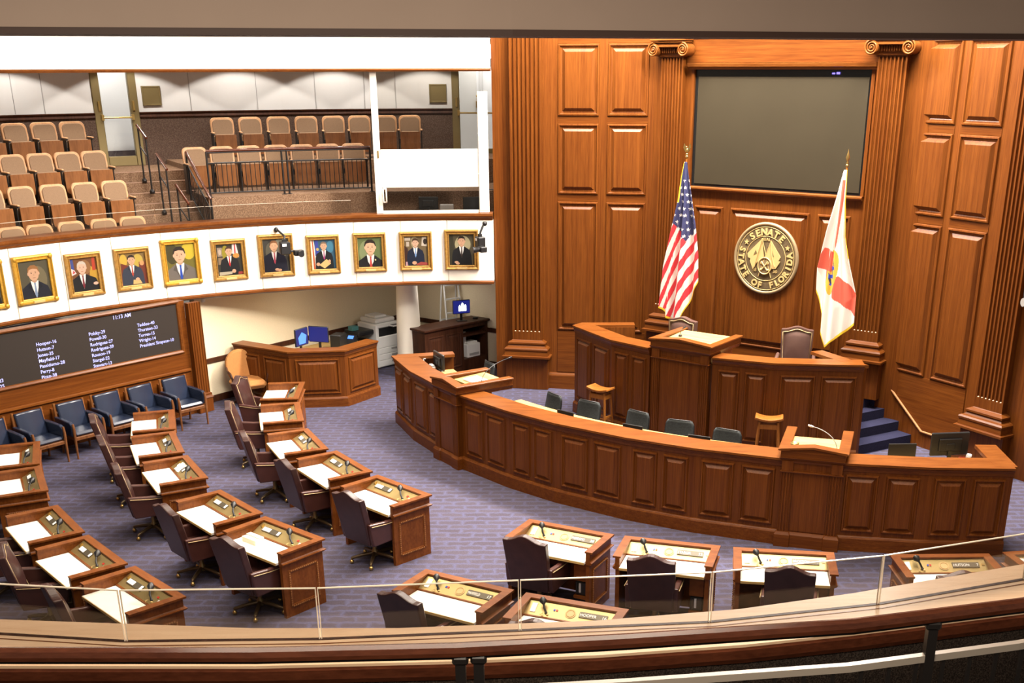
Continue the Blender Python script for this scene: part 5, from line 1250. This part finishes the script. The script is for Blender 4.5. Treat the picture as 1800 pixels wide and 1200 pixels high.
# ------------------------------------------------------------------ under the balcony: vote board, booth desk, copier, counter
az = 53.0; u = Vector((math.cos(R(az)), math.sin(R(az)), 0)); nrm = Vector((math.sin(R(az)), -math.cos(R(az)), 0))
WA = Vector((-6.85, 22.55, 0)); KC = Vector((-3.50, 27.0, 0))
LB = (KC - WA).length
m = MB(); m.box(-.1, LB, 0, .15, 0, 2.15)
wq = struct(m.build('wall_alcove_left', cream_wall, None, tuple(WA), R(az)), 'cream covered wall under the balcony behind the corner booth', 'wall')
m = MB(); m.box(-.05, LB, -.035, 0, .80, .90, 0, .008); m.build('chair_rail', wood_dark, wq)
m = MB(); m.box(-.05, LB, -.03, 0, 0, .14, 0, .008); m.build('baseboard', wood_dark, wq)
az2 = -34.5
m = MB(); m.box(0, 4.2, 0, .15, 0, 2.15)
wq2 = struct(m.build('wall_alcove_right', cream_wall, None, tuple(KC), R(az2)), 'cream covered wall under the balcony behind the ladder', 'wall')
m = MB(); m.box(0, 4.0, -.035, 0, .80, .90, 0, .008); m.build('chair_rail', wood_dark, wq2)
m = MB(); m.box(0, 4.0, -.03, 0, 0, .14, 0, .008); m.build('baseboard', wood_dark, wq2)
# board wall, azimuth 51
ab = 51.0; BP = Vector((-6.615, 21.991, 0)) - Vector((math.sin(R(ab)), -math.cos(R(ab)), 0)) * .15
m = MB(); m.box(-7.2, -.30, 0, .2, 0, 1.22); m.box(-.46, -.30, 0, .2, 1.22, 2.2); m.box(-7.2, -.46, .06, .2, 1.22, 2.2)
wb = struct(m.build('wall_board', wood_h, None, tuple(BP), R(ab)), 'mahogany wall holding the vote board under the balcony', 'wall')
m = MB(); m.sweep([(0, .83), (.02, .835), (.05, .86), (.05, .89), (.02, .90), (0, .90)], [(-7.2, 0), (-.34, 0)]); m.build('chair_rail', wood_cap, wb)
for i in range(9):
    x1 = -.50 - .72 * i
    raised_panel(wb, x1 - .60, x1, .24, .74, wood_v)
m = MB(); m.sweep([(0, 0), (.03, 0), (.03, .16), (.01, .18), (0, .18)], [(-7.2, 0), (-.32, 0)]); m.build('skirting', wood_h, wb)
W3 = (tuple(BP), ab)
t = thing('pilaster', 'dark fluted pilaster at the right end of the vote board', 'pilaster', tuple(BP + Vector((math.cos(R(ab)), math.sin(R(ab)), 0)) * -.16), R(ab), 'fluted pilasters on the wood walls')
m = MB(); m.box(-.165, .165, -.15, 0, 0, .27, 0, .006); m.build('plinth', wood_v, t)
m = MB(); m.sweep([(.03, .27), (.045, .285), (.03, .31), (.02, .33), (.025, .36), (.0, .38), (-.04, .38), (-.04, .27)], [(-.135, 0), (-.135, -.12), (.135, -.12), (.135, 0)]); m.build('base_molding', wood_h, t)
m = MB(); pts = [(-.135, 0), (-.135, -.12)]
for i in range(5):
    c = -.135 + .27 * (i + .5) / 5
    for k in range(6): w = PI * k / 5; pts.append((c - .017 * math.cos(w), -.12 + .017 * math.sin(w)))
pts += [(.135, -.12), (.135, 0)]
m.prism(pts, .38, 2.15); m.build('fluted_shaft', wood_v, t)
# board
P = BP + Vector((math.cos(R(ab)), math.sin(R(ab)), 0)) * -3.0
t = thing('vote_board', 'long black electronic vote board with names in blue-white letters', 'display board', (P.x, P.y, 1.22), R(ab))
m = MB(); m.box(-4.2, 2.52, .01, .05, .045, .955); m.build('display_panel', board_mat, t)
m = MB(); m.rects(-4.26, 2.58, 0.0, 1.0, [(0, 0), (0, -.03), (.02, -.04), (.05, -.02), (.06, .01)], fill=False); m.build('frame', wood_cap, t)
def col_(x, z, body, size=.083):
    for i, l in enumerate(body.split('\n')):
        text_mesh(l, size, 'name_line', text_blue, t, (x + 3.0, .002, z - 1.22 - .0965 * i), sx=1.0, bold=.0012)
col_(-3.305, 1.855, 'Hooper-16\nHutson-7\nJones-35\nMayfield-17\nPassidomo-28\nPerry-8\nPizzo-38')
col_(-2.315, 1.865, 'Polsky-29\nPowell-30\nRodrigues-27\nRodriguez-39\nRouson-19\nStargel-22\nStewart-13')
col_(-1.34, 1.865, 'Taddeo-40\nThurston-33\nTorres-15\nWright-14\nPresident Simpson-10')
col_(-1.81, 2.075, '11:13 AM', .095)
for i, l in enumerate(('-23', '-25')): text_mesh(l, .083, 'name_line', text_blue, t, (-.97, .002, .145 - .0965 * i), align='RIGHT', bold=.0012)
m = MB(); m.box(-.04, .04, -.035, 0, 0, .11, 0, .008); m.lathe([(0, 0), (.028, 0), (.028, .008), (0, .008)], 14, M=Matrix.Translation((0, -.035, .05)) @ Matrix.Rotation(PI / 2, 4, 'X'))
q = WA + u * .10 + nrm * .0; tag(m.build('wall_speaker', white_pl, None, (q.x, q.y, 2.02), R(az)), 'small white box high on the cream wall by the pilaster', 'speaker')

# navy armchairs
def make_arm(label):
    t = thing('navy_armchair', label, 'armchair', (0, 0, 0), 0, 'navy armchairs under the vote board')
    m = MB(); m.box(-.26, .26, -.27, .24, .38, .46, 0, .035); m.build('seat', navy, t, bevel=.01)
    m = MB(); m.box(-.27, .27, -.28, .25, .32, .385, 0, .01); m.build('seat_rail', wood_dark if False else wood_desk_d, t)
    m = MB(); m.grid(lambda a, b: ((a - .5) * (.46 + .02 * b), .20 + .12 * b - .035 * math.sin(PI * a), .44 + .42 * b + .018 * math.sin(PI * a) * b), 12, 12); b_ = m.build('backrest', navy, t, solid=.07, bevel=.0)
    for s in (-1, 1):
        m = MB(); m.tube([(s * .265, .27, .36), (s * .265, .33, .88)], .026, 6); m.build('back_post', seatwood, t)
        m = MB(); pr = [(-.25, .40), (.24, .40), (.30, .66), (.10, .66), (-.20, .645), (-.27, .60)]
        vs = [(s * .245, y, z) for y, z in pr] + [(s * .315, y, z) for y, z in pr]; k = len(pr)
        m.add(vs, [tuple(range(k)), tuple(reversed(range(k, 2 * k)))] + [(i, k + i, k + (i + 1) % k, (i + 1) % k) for i in range(k)]); m.build('armrest', navy, t, bevel=.015)
        m = MB(); m.tube([(s * .28, -.275, .0), (s * .28, -.275, .34), (s * .28, -.285, .52), (s * .28, -.265, .625)], [.018, .026, .026, .022], 6); m.build('front_leg', wood_desk_d, t)
        m = MB(); m.tube([(s * .25, .28, 0), (s * .25, .24, .34)], .022, 6); m.build('rear_leg', wood_desk_d, t)
    return t
wood_desk_d = wood('armchair_walnut', (.10, .035, .012), (.20, .08, .03), (8, 8, 1.5), rough=.35)
ac = make_arm('x'); KIDS[ac.name] = [(c, kids(c)) for c in kids(ac)]
BK = [(-7.112, 21.21), (-7.556, 20.641), (-8.0, 20.118), (-8.43, 19.535), (-8.899, 18.947), (-9.30, 18.35)]
OR_ = ['rightmost of the row, next to the fluted pilaster', 'second from the right end under the vote board', 'third from the right end under the vote board', 'fourth from the right end under the vote board', 'fifth from the right end, its seat fully in view', 'leftmost of the row, cut by the picture edge']
for i, (x, y) in enumerate(BK):
    n = Vector((math.sin(R(ab)), -math.cos(R(ab)), 0)); px_, py_ = x + n.x * .31, y + n.y * .31
    rz = R(ab + (-2, 2, 0, -1, 2, 0)[i]); lab = 'navy leather armchair with wood frame, ' + OR_[i]
    if i == 0: ac.location = (px_, py_, 0); ac.rotation_euler = (0, 0, rz); ac['label'] = lab
    else: dup(ac, (px_, py_, 0), rz, lab)
# tan armchair
t = thing('tan_armchair', 'tan round-backed armchair with dark wooden arms between pilaster and corner booth', 'armchair', (-6.02, 22.42, 0), R(33)); t.scale = (1.16, 1.1, 1.08)
m = MB(); m.box(-.27, .27, -.29, .25, .34, .50, 0, .06); m.build('seat', tan, t, bevel=.02)
o = [(-.20, .42), (.20, .42), (.27, .62)] + [(.27 * math.cos(PI * k / 12), .72 + .26 * math.sin(PI * k / 12)) for k in range(13)] + [(-.27, .62)]
m = MB(); k = len(o); m.add([(x, .20 + (z - .4) * .16, z) for x, z in o] + [(x * .97, .30 + (z - .4) * .16, z) for x, z in o], [tuple(reversed(range(k))), tuple(range(k, 2 * k))] + [(i, (i + 1) % k, k + (i + 1) % k, k + i) for i in range(k)]); m.build('backrest', tan, t, bevel=.03)
for s in (-1, 1):
    m = MB(); m.tube([(s * .27, .24, .68), (s * .33, .0, .68), (s * .33, -.16, .66), (s * .31, -.20, .56), (s * .29, -.14, .42)], .020, 8); m.build('arm', wood_dark, t)
for k in range(4):
    a = PI / 2 * k + PI / 4; m = MB(); m.tube([(0, 0, .26), (.1 * math.cos(a), .1 * math.sin(a), .18), (.28 * math.cos(a), .28 * math.sin(a), .02)], .022, 6); m.build('leg', wood_dark, t)
m = MB(); m.lathe([(0, .2), (.03, .2), (.03, .36), (0, .36)], 10); m.build('column', wood_dark, t)

# corner booth desk
pts = [(-6.36, 22.95), (-5.09, 22.16), (-4.02, 22.30), (-3.50, 23.14)]
tB = counter('corner_booth', 'three-sided panelled mahogany booth desk in the corner under the balcony', pts, 1.14, capw=.26, panels=[[(.06, .46), (.54, .95)], [(.10, .90)], [(.10, .90)]], skirt=.20, ptop=.97)
m = MB(); m.prism([(-6.0, 23.1), (-5.05, 22.5), (-4.1, 22.62), (-3.75, 23.2), (-3.95, 24.2), (-4.25, 25.1), (-4.75, 24.95), (-5.6, 23.9)], .70, .74); m.build('desk_top', maple, tB, off=(pts[0][0], pts[0][1], 0))
m = MB(); m.box(-4.95, -4.75, 23.3, 23.5, 0, .7); m.build('desk_leg', wood_dark, tB, off=(pts[0][0], pts[0][1], 0))
monitor((-4.72, 23.42, .74), -14, .44, .33, 'monitor with plain deep blue screen in the corner booth', screen_blue, .30)
t = monitor((-5.05, 23.28, .74), 62, .40, .36, 'monitor turned sideways with a light blue picture in the corner booth', screen_blue, .26)
m = MB(); m.face([(-.10, -.0185, .30), (.10, -.0185, .30), (.14, -.0185, .46), (0, -.0185, .54), (-.12, -.0185, .44)]); m.build('screen_picture', screen_lite, t)
t = thing('computer_tower', 'black computer case with a green light right of the booth monitors', 'computer', (-4.42, 23.95, .74), R(-14))
m = MB(); m.box(-.12, .12, -.16, .16, 0, .36, 0, .012); m.build('case', black, t)
m = MB(); m.ball((-.16, -.17, .03), .018); m.build('power_light', green, t)
t = thing('desk_telephone', 'black desk telephone with a lit blue display in the corner booth', 'telephone', (-4.26, 24.4, .74), R(-14))
m = MB(); m.add([(-.12, -.12, 0), (.12, -.12, 0), (.12, .12, 0), (-.12, .12, 0), (-.12, -.12, .04), (.12, -.12, .04), (.12, .10, .20), (-.12, .10, .20)], [(3, 2, 1, 0), (4, 5, 6, 7), (0, 1, 5, 4), (1, 2, 6, 5), (2, 3, 7, 6), (3, 0, 4, 7)]); m.build('body', black, t)
m = MB(); m.add([(-.06, .01, .150), (.07, .01, .150), (.07, .085, .202), (-.06, .085, .202)], [(0, 1, 2, 3)]); m.build('display', screen_lite, t)
m = MB(); m.tube([(-.10, -.08, .09), (-.10, .0, .15), (-.10, .08, .21)], .022, 8); m.build('handset', black, t)
m = MB(); m.box(-.22, .22, -.08, .08, 0, .02, 0, .006); tag(m.build('keyboard', black, None, (-4.62, 24.1, .74), R(-14)), 'black keyboard on the corner booth desk', 'keyboard')
m = MB(); m.ball((0, 0, .02), (.035, .055, .025)); tag(m.build('computer_mouse', black, None, (-4.28, 24.05, .74)), 'black mouse beside the keyboard in the corner booth', 'mouse')
t = thing('booth_chair', 'black chair back rising behind the right wing of the corner booth', 'chair', (-4.0, 23.35 - .12, 0), R(-120))
m = MB(); m.grid(lambda a, b: ((a - .5) * .5, .2 - .05 * math.sin(PI * a), .62 + .30 * b), 8, 6); m.build('backrest', mesh_fab, t, solid=.05)
m = MB(); m.box(-.22, .22, -.22, .2, .46, .52, 0, .02); m.build('seat', mesh_fab, t); m = MB(); m.lathe([(.25, 0), (.25, .04), (.03, .1), (.03, .46), (0, .46)], 10); m.build('pedestal', black, t)

# copier
t = thing('photocopier', 'tall white and black photocopier beside the round cream column', 'copier', (-3.806, 25.75, 0), R(47))
m = MB(); m.box(-.34, .30, -.32, .32, .03, .72, 0, .01); m.build('cabinet', white_pl, t)
for i in range(4):
    z0 = (.05, .19, .33, .47)[i]; z1 = z0 + (.13 if i < 3 else .24)
    m = MB(); m.box(-.33, .29, -.335, -.318, z0, z1, 0, .006); d = m.build('paper_drawer' if i < 3 else 'front_cover', white_pl, t)
    if i < 3: m = MB(); m.box(.05, .20, -.345, -.334, z0 + .075, z0 + .11); m.build('drawer_handle', grey_pl, d)
m = MB(); m.box(-.34, .30, -.30, .32, .72, .90); m.build('output_bay', black, t)
m = MB(); m.box(-.36, -.28, -.33, .33, .03, .99, 0, .012); m.build('left_column', white_pl, t)
m = MB(); m.box(-.34, .30, -.30, .33, .90, 1.0, 0, .02); m.box(-.30, .26, -.26, .32, 1.0, 1.10, 0, .03); m.box(-.24, .10, -.16, .22, 1.10, 1.16, 0, .02); m.build('scanner_lid', white_pl, t)
m = MB(); m.box(.02, .28, -.46, -.30, .92, .95, 0, .01); m.build('control_panel', white_pl, t); m = MB(); m.box(.05, .25, -.44, -.32, .951, .954); m.build('touch_screen', screen_blk, t)
m = MB(); m.box(-.86, -.36, -.24, .24, .60, .66, 0, .015); m.box(-.80, -.36, -.26, .26, .80, .90, 0, .02); m.box(-.62, -.36, -.26, .26, .2, .6, 0, .02); m.box(-.84, -.78, -.22, .22, .66, .84, 0, .01); m.build('finisher_tray', black, t)
m = MB(); m.box(-.82, -.64, -.08, .08, .90, 1.0, 0, .01); m.build('staple_box', plain('teal_box', (.05, .16, .16), .5), t)
# column
t = thing('round_column', 'round cream column under the balcony between copier and dark counter', 'column', (-3.02, 24.72, 0))
m = MB(); m.lathe([(.272, 0), (.268, .4), (.262, .8), (.25, 1.3), (.232, 1.8), (.215, 2.14)], 40); m.build('shaft', plaster, t)

# dark counter, printer, monitor, ladder
ad = 45.0; P = Vector((-2.62, 24.18, 0))
t = thing('dark_counter', 'dark walnut counter with open shelf and panelled doors right of the column', 'counter', tuple(P), R(ad))
L = 1.80
m = MB(); m.box(0, 1.08, 0, .5, 0, 1.06); m.box(1.08, L, .45, .5, 0, 1.06); m.box(L - .06, L, 0, .5, 0, 1.06); m.box(1.08, L, 0, .5, 0, .30); m.box(1.08, L, 0, .5, .98, 1.06); m.box(1.08, L, 0, .5, .80, .84); m.build('case', wood_dark, t)
m = MB(); m.box(-.04, L + .04, -.05, .52, 1.06, 1.11, 0, .012); m.build('top', wood_dark, t)
for x0, x1 in ((.08, .52), (.58, 1.03)): MB().rects(x0, x1, .16, .94, [(0, -.001), (.01, -.015), (.03, -.018), (.05, -.003), (.10, -.015)]).build('door_panel', wood_dark, t)
DM = Matrix.Translation(P) @ Matrix.Rotation(R(ad), 4, 'Z')
q = DM @ Vector((1.42, .20, .30)); t = thing('shelf_printer', 'small white printer on the open shelf of the dark counter', 'printer', tuple(q), R(ad))
m = MB(); m.box(-.19, .19, -.16, .16, 0, .30, 0, .015); m.box(-.14, .14, -.12, .1, .30, .34, 0, .01); m.build('body', white_pl, t); m = MB(); m.box(-.14, .14, -.17, -.16, .05, .10); m.build('paper_slot', grey_pl, t)
q = DM @ Vector((1.22, .20, 1.11)); t = monitor(tuple(q), 22, .40, .30, 'monitor showing a white building on blue on the dark counter', screen_blue, .16)
m = MB()
for x0, x1, h in ((-.07, -.02, .10), (-.01, .05, .15), (.06, .11, .11)): m.face([(x0, -.0186, .22), (x1, -.0186, .22), (x1, -.0186, .22 + h), ((x0 + x1) / 2, -.0186, .26 + h), (x0, -.0186, .22 + h)])
m.build('screen_picture', emit('white_screen_picture', (.75, .85, 1), 1.6), t)
q = DM @ Vector((1.62, .20, 1.11)); m = MB(); m.lathe([(0, 0), (.06, 0), (.06, .03), (0, .03)], 16); tag(m.build('round_speaker', black, None, tuple(q)), 'flat black round device on the right end of the dark counter', 'device')
t = thing('step_ladder', 'aluminium step ladder leaning in the alcove behind the dark counter', 'ladder', (-2.12, 25.70, 0), R(35))
for s in (-1, 1):
    m = MB(); m.tube([(s * .24, -.22, 0), (s * .17, .12, 2.10)], .024, 4); m.build('front_rail', steel, t)
    m = MB(); m.tube([(s * .25, .30, 0), (s * .17, .16, 2.08)], .020, 4); m.build('rear_rail', steel, t)
for i in range(6):
    z = .30 + .30 * i; f = z / 2.1; w = .24 - .07 * f; y = -.22 + .34 * f
    m = MB(); m.box(-w, w, y - .04, y + .04, z - .012, z + .012); m.build('tread', steel, t)
m = MB(); m.box(-.18, .18, .06, .20, 2.06, 2.10); m.build('top_cap', grey_pl, t)
m = MB(); m.tube([(-.2, -.1, .8), (.2, .24, 1.0)], .010, 5); m.tube([(.2, -.1, .8), (-.2, .24, 1.0)], .010, 5); m.box(-.22, .22, .225, .245, 1.0, 1.03); m.build('brace', steel, t)
m = MB(); m.box(0, .9, -.0, .5, 0, .86); o = m.build('low_cabinet', grey_wall, None, (-2.85, 25.35, 0), R(-34)); tag(o, 'pale grey low cabinet behind the dark counter, left of the ladder', 'cabinet')
# ------------------------------------------------------------------ the near balcony where the picture is taken
OUT = [(-3.9, 5.66), (-2.927, 5.499), (-1.565, 5.388), (-.788, 5.385), (.259, 5.47), (1.036, 5.604), (1.702, 5.803), (2.808, 6.201), (3.7, 6.62)]
SHOE = [(-3.10, 5.36), (-2.165, 5.24), (-1.172, 5.261), (-.149, 5.352), (.852, 5.446), (1.80, 5.66), (2.723, 5.982), (3.6, 6.40)]
INN = [(-3.8, 5.08), (-2.7, 4.983), (-1.443, 4.975), (-.465, 5.02), (.244, 5.08), (1.003, 5.19), (1.585, 5.315), (2.561, 5.561), (3.5, 5.92)]
m = MB(); m.prism(OUT + INN[::-1], 3.50, 3.575)
tc = struct(m.build('trim_4', wood_cape), 'pale wood cap of the near balcony', 'trim')
m = MB(); m.sweep([(.012, 3.573), (.012, 3.578), (-.012, 3.578), (-.012, 3.573)], SHOE); m.build('glass_channel', wood_dark, tc)
m = MB(); m.sweep([(.055, 3.573), (.055, 3.577), (.047, 3.577), (.047, 3.573)], SHOE); m.build('cap_groove', wood_cap, tc)
m = MB(); m.sweep([(0, 3.56), (.015, 3.55), (.015, 3.50), (0, 3.47), (-.06, 3.47), (-.06, 3.56)], INN); m.build('cap_edge', wood_rail, tc)
nb = struct(MB().build('wall_near_balcony', cream), 'near balcony wall', 'wall')
m = MB(); m.prism([(x, y - .08) for x, y in OUT] + [(x, y - .13) for x, y in OUT[::-1]], 2.2, 3.50); m.build('outer_face', cream, nb)
m = MB(); m.sweep([(-.01, 2.75), (-.01, 3.48), (-.06, 3.48), (-.06, 2.75)], INN); m.build('inner_face', carpet_near, nb)
m = MB(); m.prism([(-6, -3), (6, -3), (6, 7.0), (3.5, 5.9), (-3.8, 5.05), (-6, 5.05)], 2.65, 2.75)
struct(m.build('floor_near', carpet_near), 'carpet of the near gallery', 'floor')
GLB = ['leftmost', 'second from left', 'third from left', 'fourth from left', 'fifth from left', 'sixth from left', 'rightmost']
for i in range(7):
    a, b = Vector(SHOE[i]), Vector(SHOE[i + 1]); L = (b - a).length
    t = thing('balcony_glass_panel', GLB[i] + ' low glass panel on the near balcony cap', 'glass panel', (a.x, a.y, 3.576), math.atan2(b.y - a.y, b.x - a.x), 'glass panels on the near balcony')
    m = MB(); m.box(.008, L - .008, -.005, .005, 0, .285); m.build('pane', glass_near, t)
    m = MB(); m.box(.008, L - .008, -.005, .005, .285, .290); m.box(.004, .008, -.005, .005, 0, .29); m.box(L - .008, L - .004, -.005, .005, 0, .29); m.build('polished_edge', glass_edge, t)
# handrail
HR = [(-3.6, 4.36), (-2.327, 4.316), (-1.24, 4.311), (-.399, 4.348), (.334, 4.429), (1.356, 4.571), (2.196, 4.783), (3.1, 5.08)]
t = thing('near_railing', 'dark iron railing with polished red wood handrail along the bottom of the picture', 'railing', (HR[3][0], HR[3][1], 2.75)); O = (HR[3][0], HR[3][1], 2.75)
m = MB(); m.sweep([(.030, 3.975), (.034, 3.995), (.026, 4.018), (.0, 4.026), (-.026, 4.018), (-.034, 3.995), (-.03, 3.975)], HR, smooth=False); m.build('handrail', wood_rail, t, off=O)
m = MB(); m.sweep([(.012, 3.955), (.012, 3.975), (-.012, 3.975), (-.012, 3.955)], HR); m.build('rail_plate', black_metal, t, off=O)
m = MB(); m.sweep([(.016, 3.765), (.016, 3.80), (-.016, 3.80), (-.016, 3.765)], HR); m.sweep([(.012, 2.86), (.012, 2.89), (-.012, 2.89), (-.012, 2.86)], HR); m.build('rail_bar', iron_sheen, t, off=O)
def on_path(P, x):
    for (a, b), (c, d) in zip(P, P[1:]):
        if a <= x <= c: return b + (d - b) * (x - a) / (c - a)
for x in (-.378, -.300, 1.745, -2.6):
    y = on_path(HR, x); m = MB(); m.box(x - .022, x + .022, y - .022, y + .022, 2.75, 3.96); m.box(x - .035, x + .035, y - .03, y + .03, 3.93, 3.972, 0, .01); m.build('post', black_metal, t, off=O)
for i in range(44):
    x = -2.9 + .135 * i
    if min(abs(x - k) for k in (-.378, -.300, 1.745, -2.6)) < .05: continue
    y = on_path(HR, x); m = MB(); m.box(x - .008, x + .008, y - .008, y + .008, 2.88, 3.77); m.build('baluster', black_metal, t, off=O)
# soffit beam above the camera
BM_ = [(-5.5, 3.6), (-1.966, 4.497), (-.141, 4.983), (2.225, 5.826), (6.0, 7.3)]
m = MB(); m.sweep([(0, 6.425), (0, 8.6), (-.3, 8.6), (-.3, 6.425)], BM_)
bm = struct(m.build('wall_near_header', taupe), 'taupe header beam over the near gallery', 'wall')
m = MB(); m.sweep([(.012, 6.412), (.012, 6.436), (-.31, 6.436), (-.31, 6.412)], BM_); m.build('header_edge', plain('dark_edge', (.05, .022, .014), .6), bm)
m = MB(); m.prism([(-6, -3), (6.2, -3), (6.2, 7.3), (2.2, 5.8), (-.14, 4.95), (-2, 4.45), (-6, 3.4)], 7.6, 7.7)
struct(m.build('ceiling_near', taupe), 'ceiling of the near gallery', 'ceiling')

# ------------------------------------------------------------------ light
def area(name, loc, sx, sy, power, col, rot=(0, 0, 0), spread=PI):
    L = bpy.data.lights.new(name, 'AREA'); L.shape = 'RECTANGLE'; L.size = sx; L.size_y = sy; L.energy = power; L.color = col; L.spread = spread
    o = bpy.data.objects.new(name, L); COL.objects.link(o); o.location = loc; o.rotation_euler = rot
    return o
def spot(name, loc, power, col, ang=100, blend=.5, rot=(0, 0, 0), r=.08):
    L = bpy.data.lights.new(name, 'SPOT'); L.energy = power; L.color = col; L.spot_size = R(ang); L.spot_blend = blend; L.shadow_soft_size = r
    o = bpy.data.objects.new(name, L); COL.objects.link(o); o.location = loc; o.rotation_euler = rot
    return o
WARM = (1.0, .87, .70); NEU = (1.0, .93, .84)
area('ceiling_lights', (0, 14.0, 9.5), 12, 11, 520, WARM, spread=R(85))
area('rostrum_wall_fill', (2.9, 19.9, 9.3), 6, .8, 980, NEU, (R(-8), 0, R(-36)))  # added wash lamp that lightens the upper wall behind the rostrum
area('left_wall_fill', (.3, 22.2, 9.3), 3, .8, 420, NEU)  # added wash lamp for the upper left wood wall
area('right_wall_fill', (5.7, 18.6, 9.3), .8, 3, 420, NEU)  # added wash lamp for the upper right wood wall
d_ = Vector((-6.2, 7.2, -5.6)); q_ = d_.to_track_quat('-Z', 'Y').to_euler()
area('balcony_fill', (-1.0, 14.0, 9.2), 5, 2.5, 230, NEU, tuple(q_), R(75))  # added lamp, aimed at the balcony front to brighten the portraits
for a in (131.8, 121.6, 112, 103.3, 94.7):
    x, y = pol(a, RG + 3.35); spot('gallery_downlight', (x, y, 6.92), 90, NEU, 116, .06)
for a in (140, 127, 116, 108, 100, 92):
    x, y = pol(a, RG + 1.5); spot('gallery_front_downlight', (x, y, 6.92), 40, NEU, 100, .6)
for n, a in ((1, 122.6), (2, 89.7)):
    x, y = pol(a, RG + 5.4); area('corridor_light', (x, y, 6.9), .8, .8, 16, (1, .98, .96))
for x, y in ((-4.6, 23.5), (-2.4, 25.0)): area('alcove_fill', (x, y, 2.12), .5, .5, 4, NEU)  # added fill lamps under the soffit, brightening the alcove
area('near_front_lights', (0, 7.5, 9.3), 7, .8, 140, WARM)
area('near_gallery_light', (0, 1.5, 7.5), 3, 1.5, 150, WARM)
W = bpy.data.worlds.new('World'); S.world = W; W.use_nodes = True
bg = W.node_tree.nodes['Background']; bg.inputs['Color'].default_value = (1.0, .88, .74, 1); bg.inputs['Strength'].default_value = .10

# ------------------------------------------------------------------ camera
cd = bpy.data.cameras.new('camera'); cam_o = bpy.data.objects.new('camera', cd); COL.objects.link(cam_o)
cd.sensor_fit = 'HORIZONTAL'; cd.sensor_width = 36; cd.lens = 2016 / 1800 * 36
cd.shift_x = (900 - 963.9) / 1800; cd.shift_y = (938.4 - 600) / 1800
cd.clip_start = .05; cd.clip_end = 200
cam_o.matrix_world = Matrix.Translation((0, 0, 6.3)) @ Matrix.Rotation(R(90 - 22.177), 4, 'X') @ Matrix.Rotation(R(-.1265), 4, 'Z')
S.camera = cam_o
S.view_settings.view_transform = 'Standard'; S.view_settings.look = 'None'; S.view_settings.gamma = 1; S.view_settings.use_curve_mapping = False
S.view_settings.exposure = 1.25
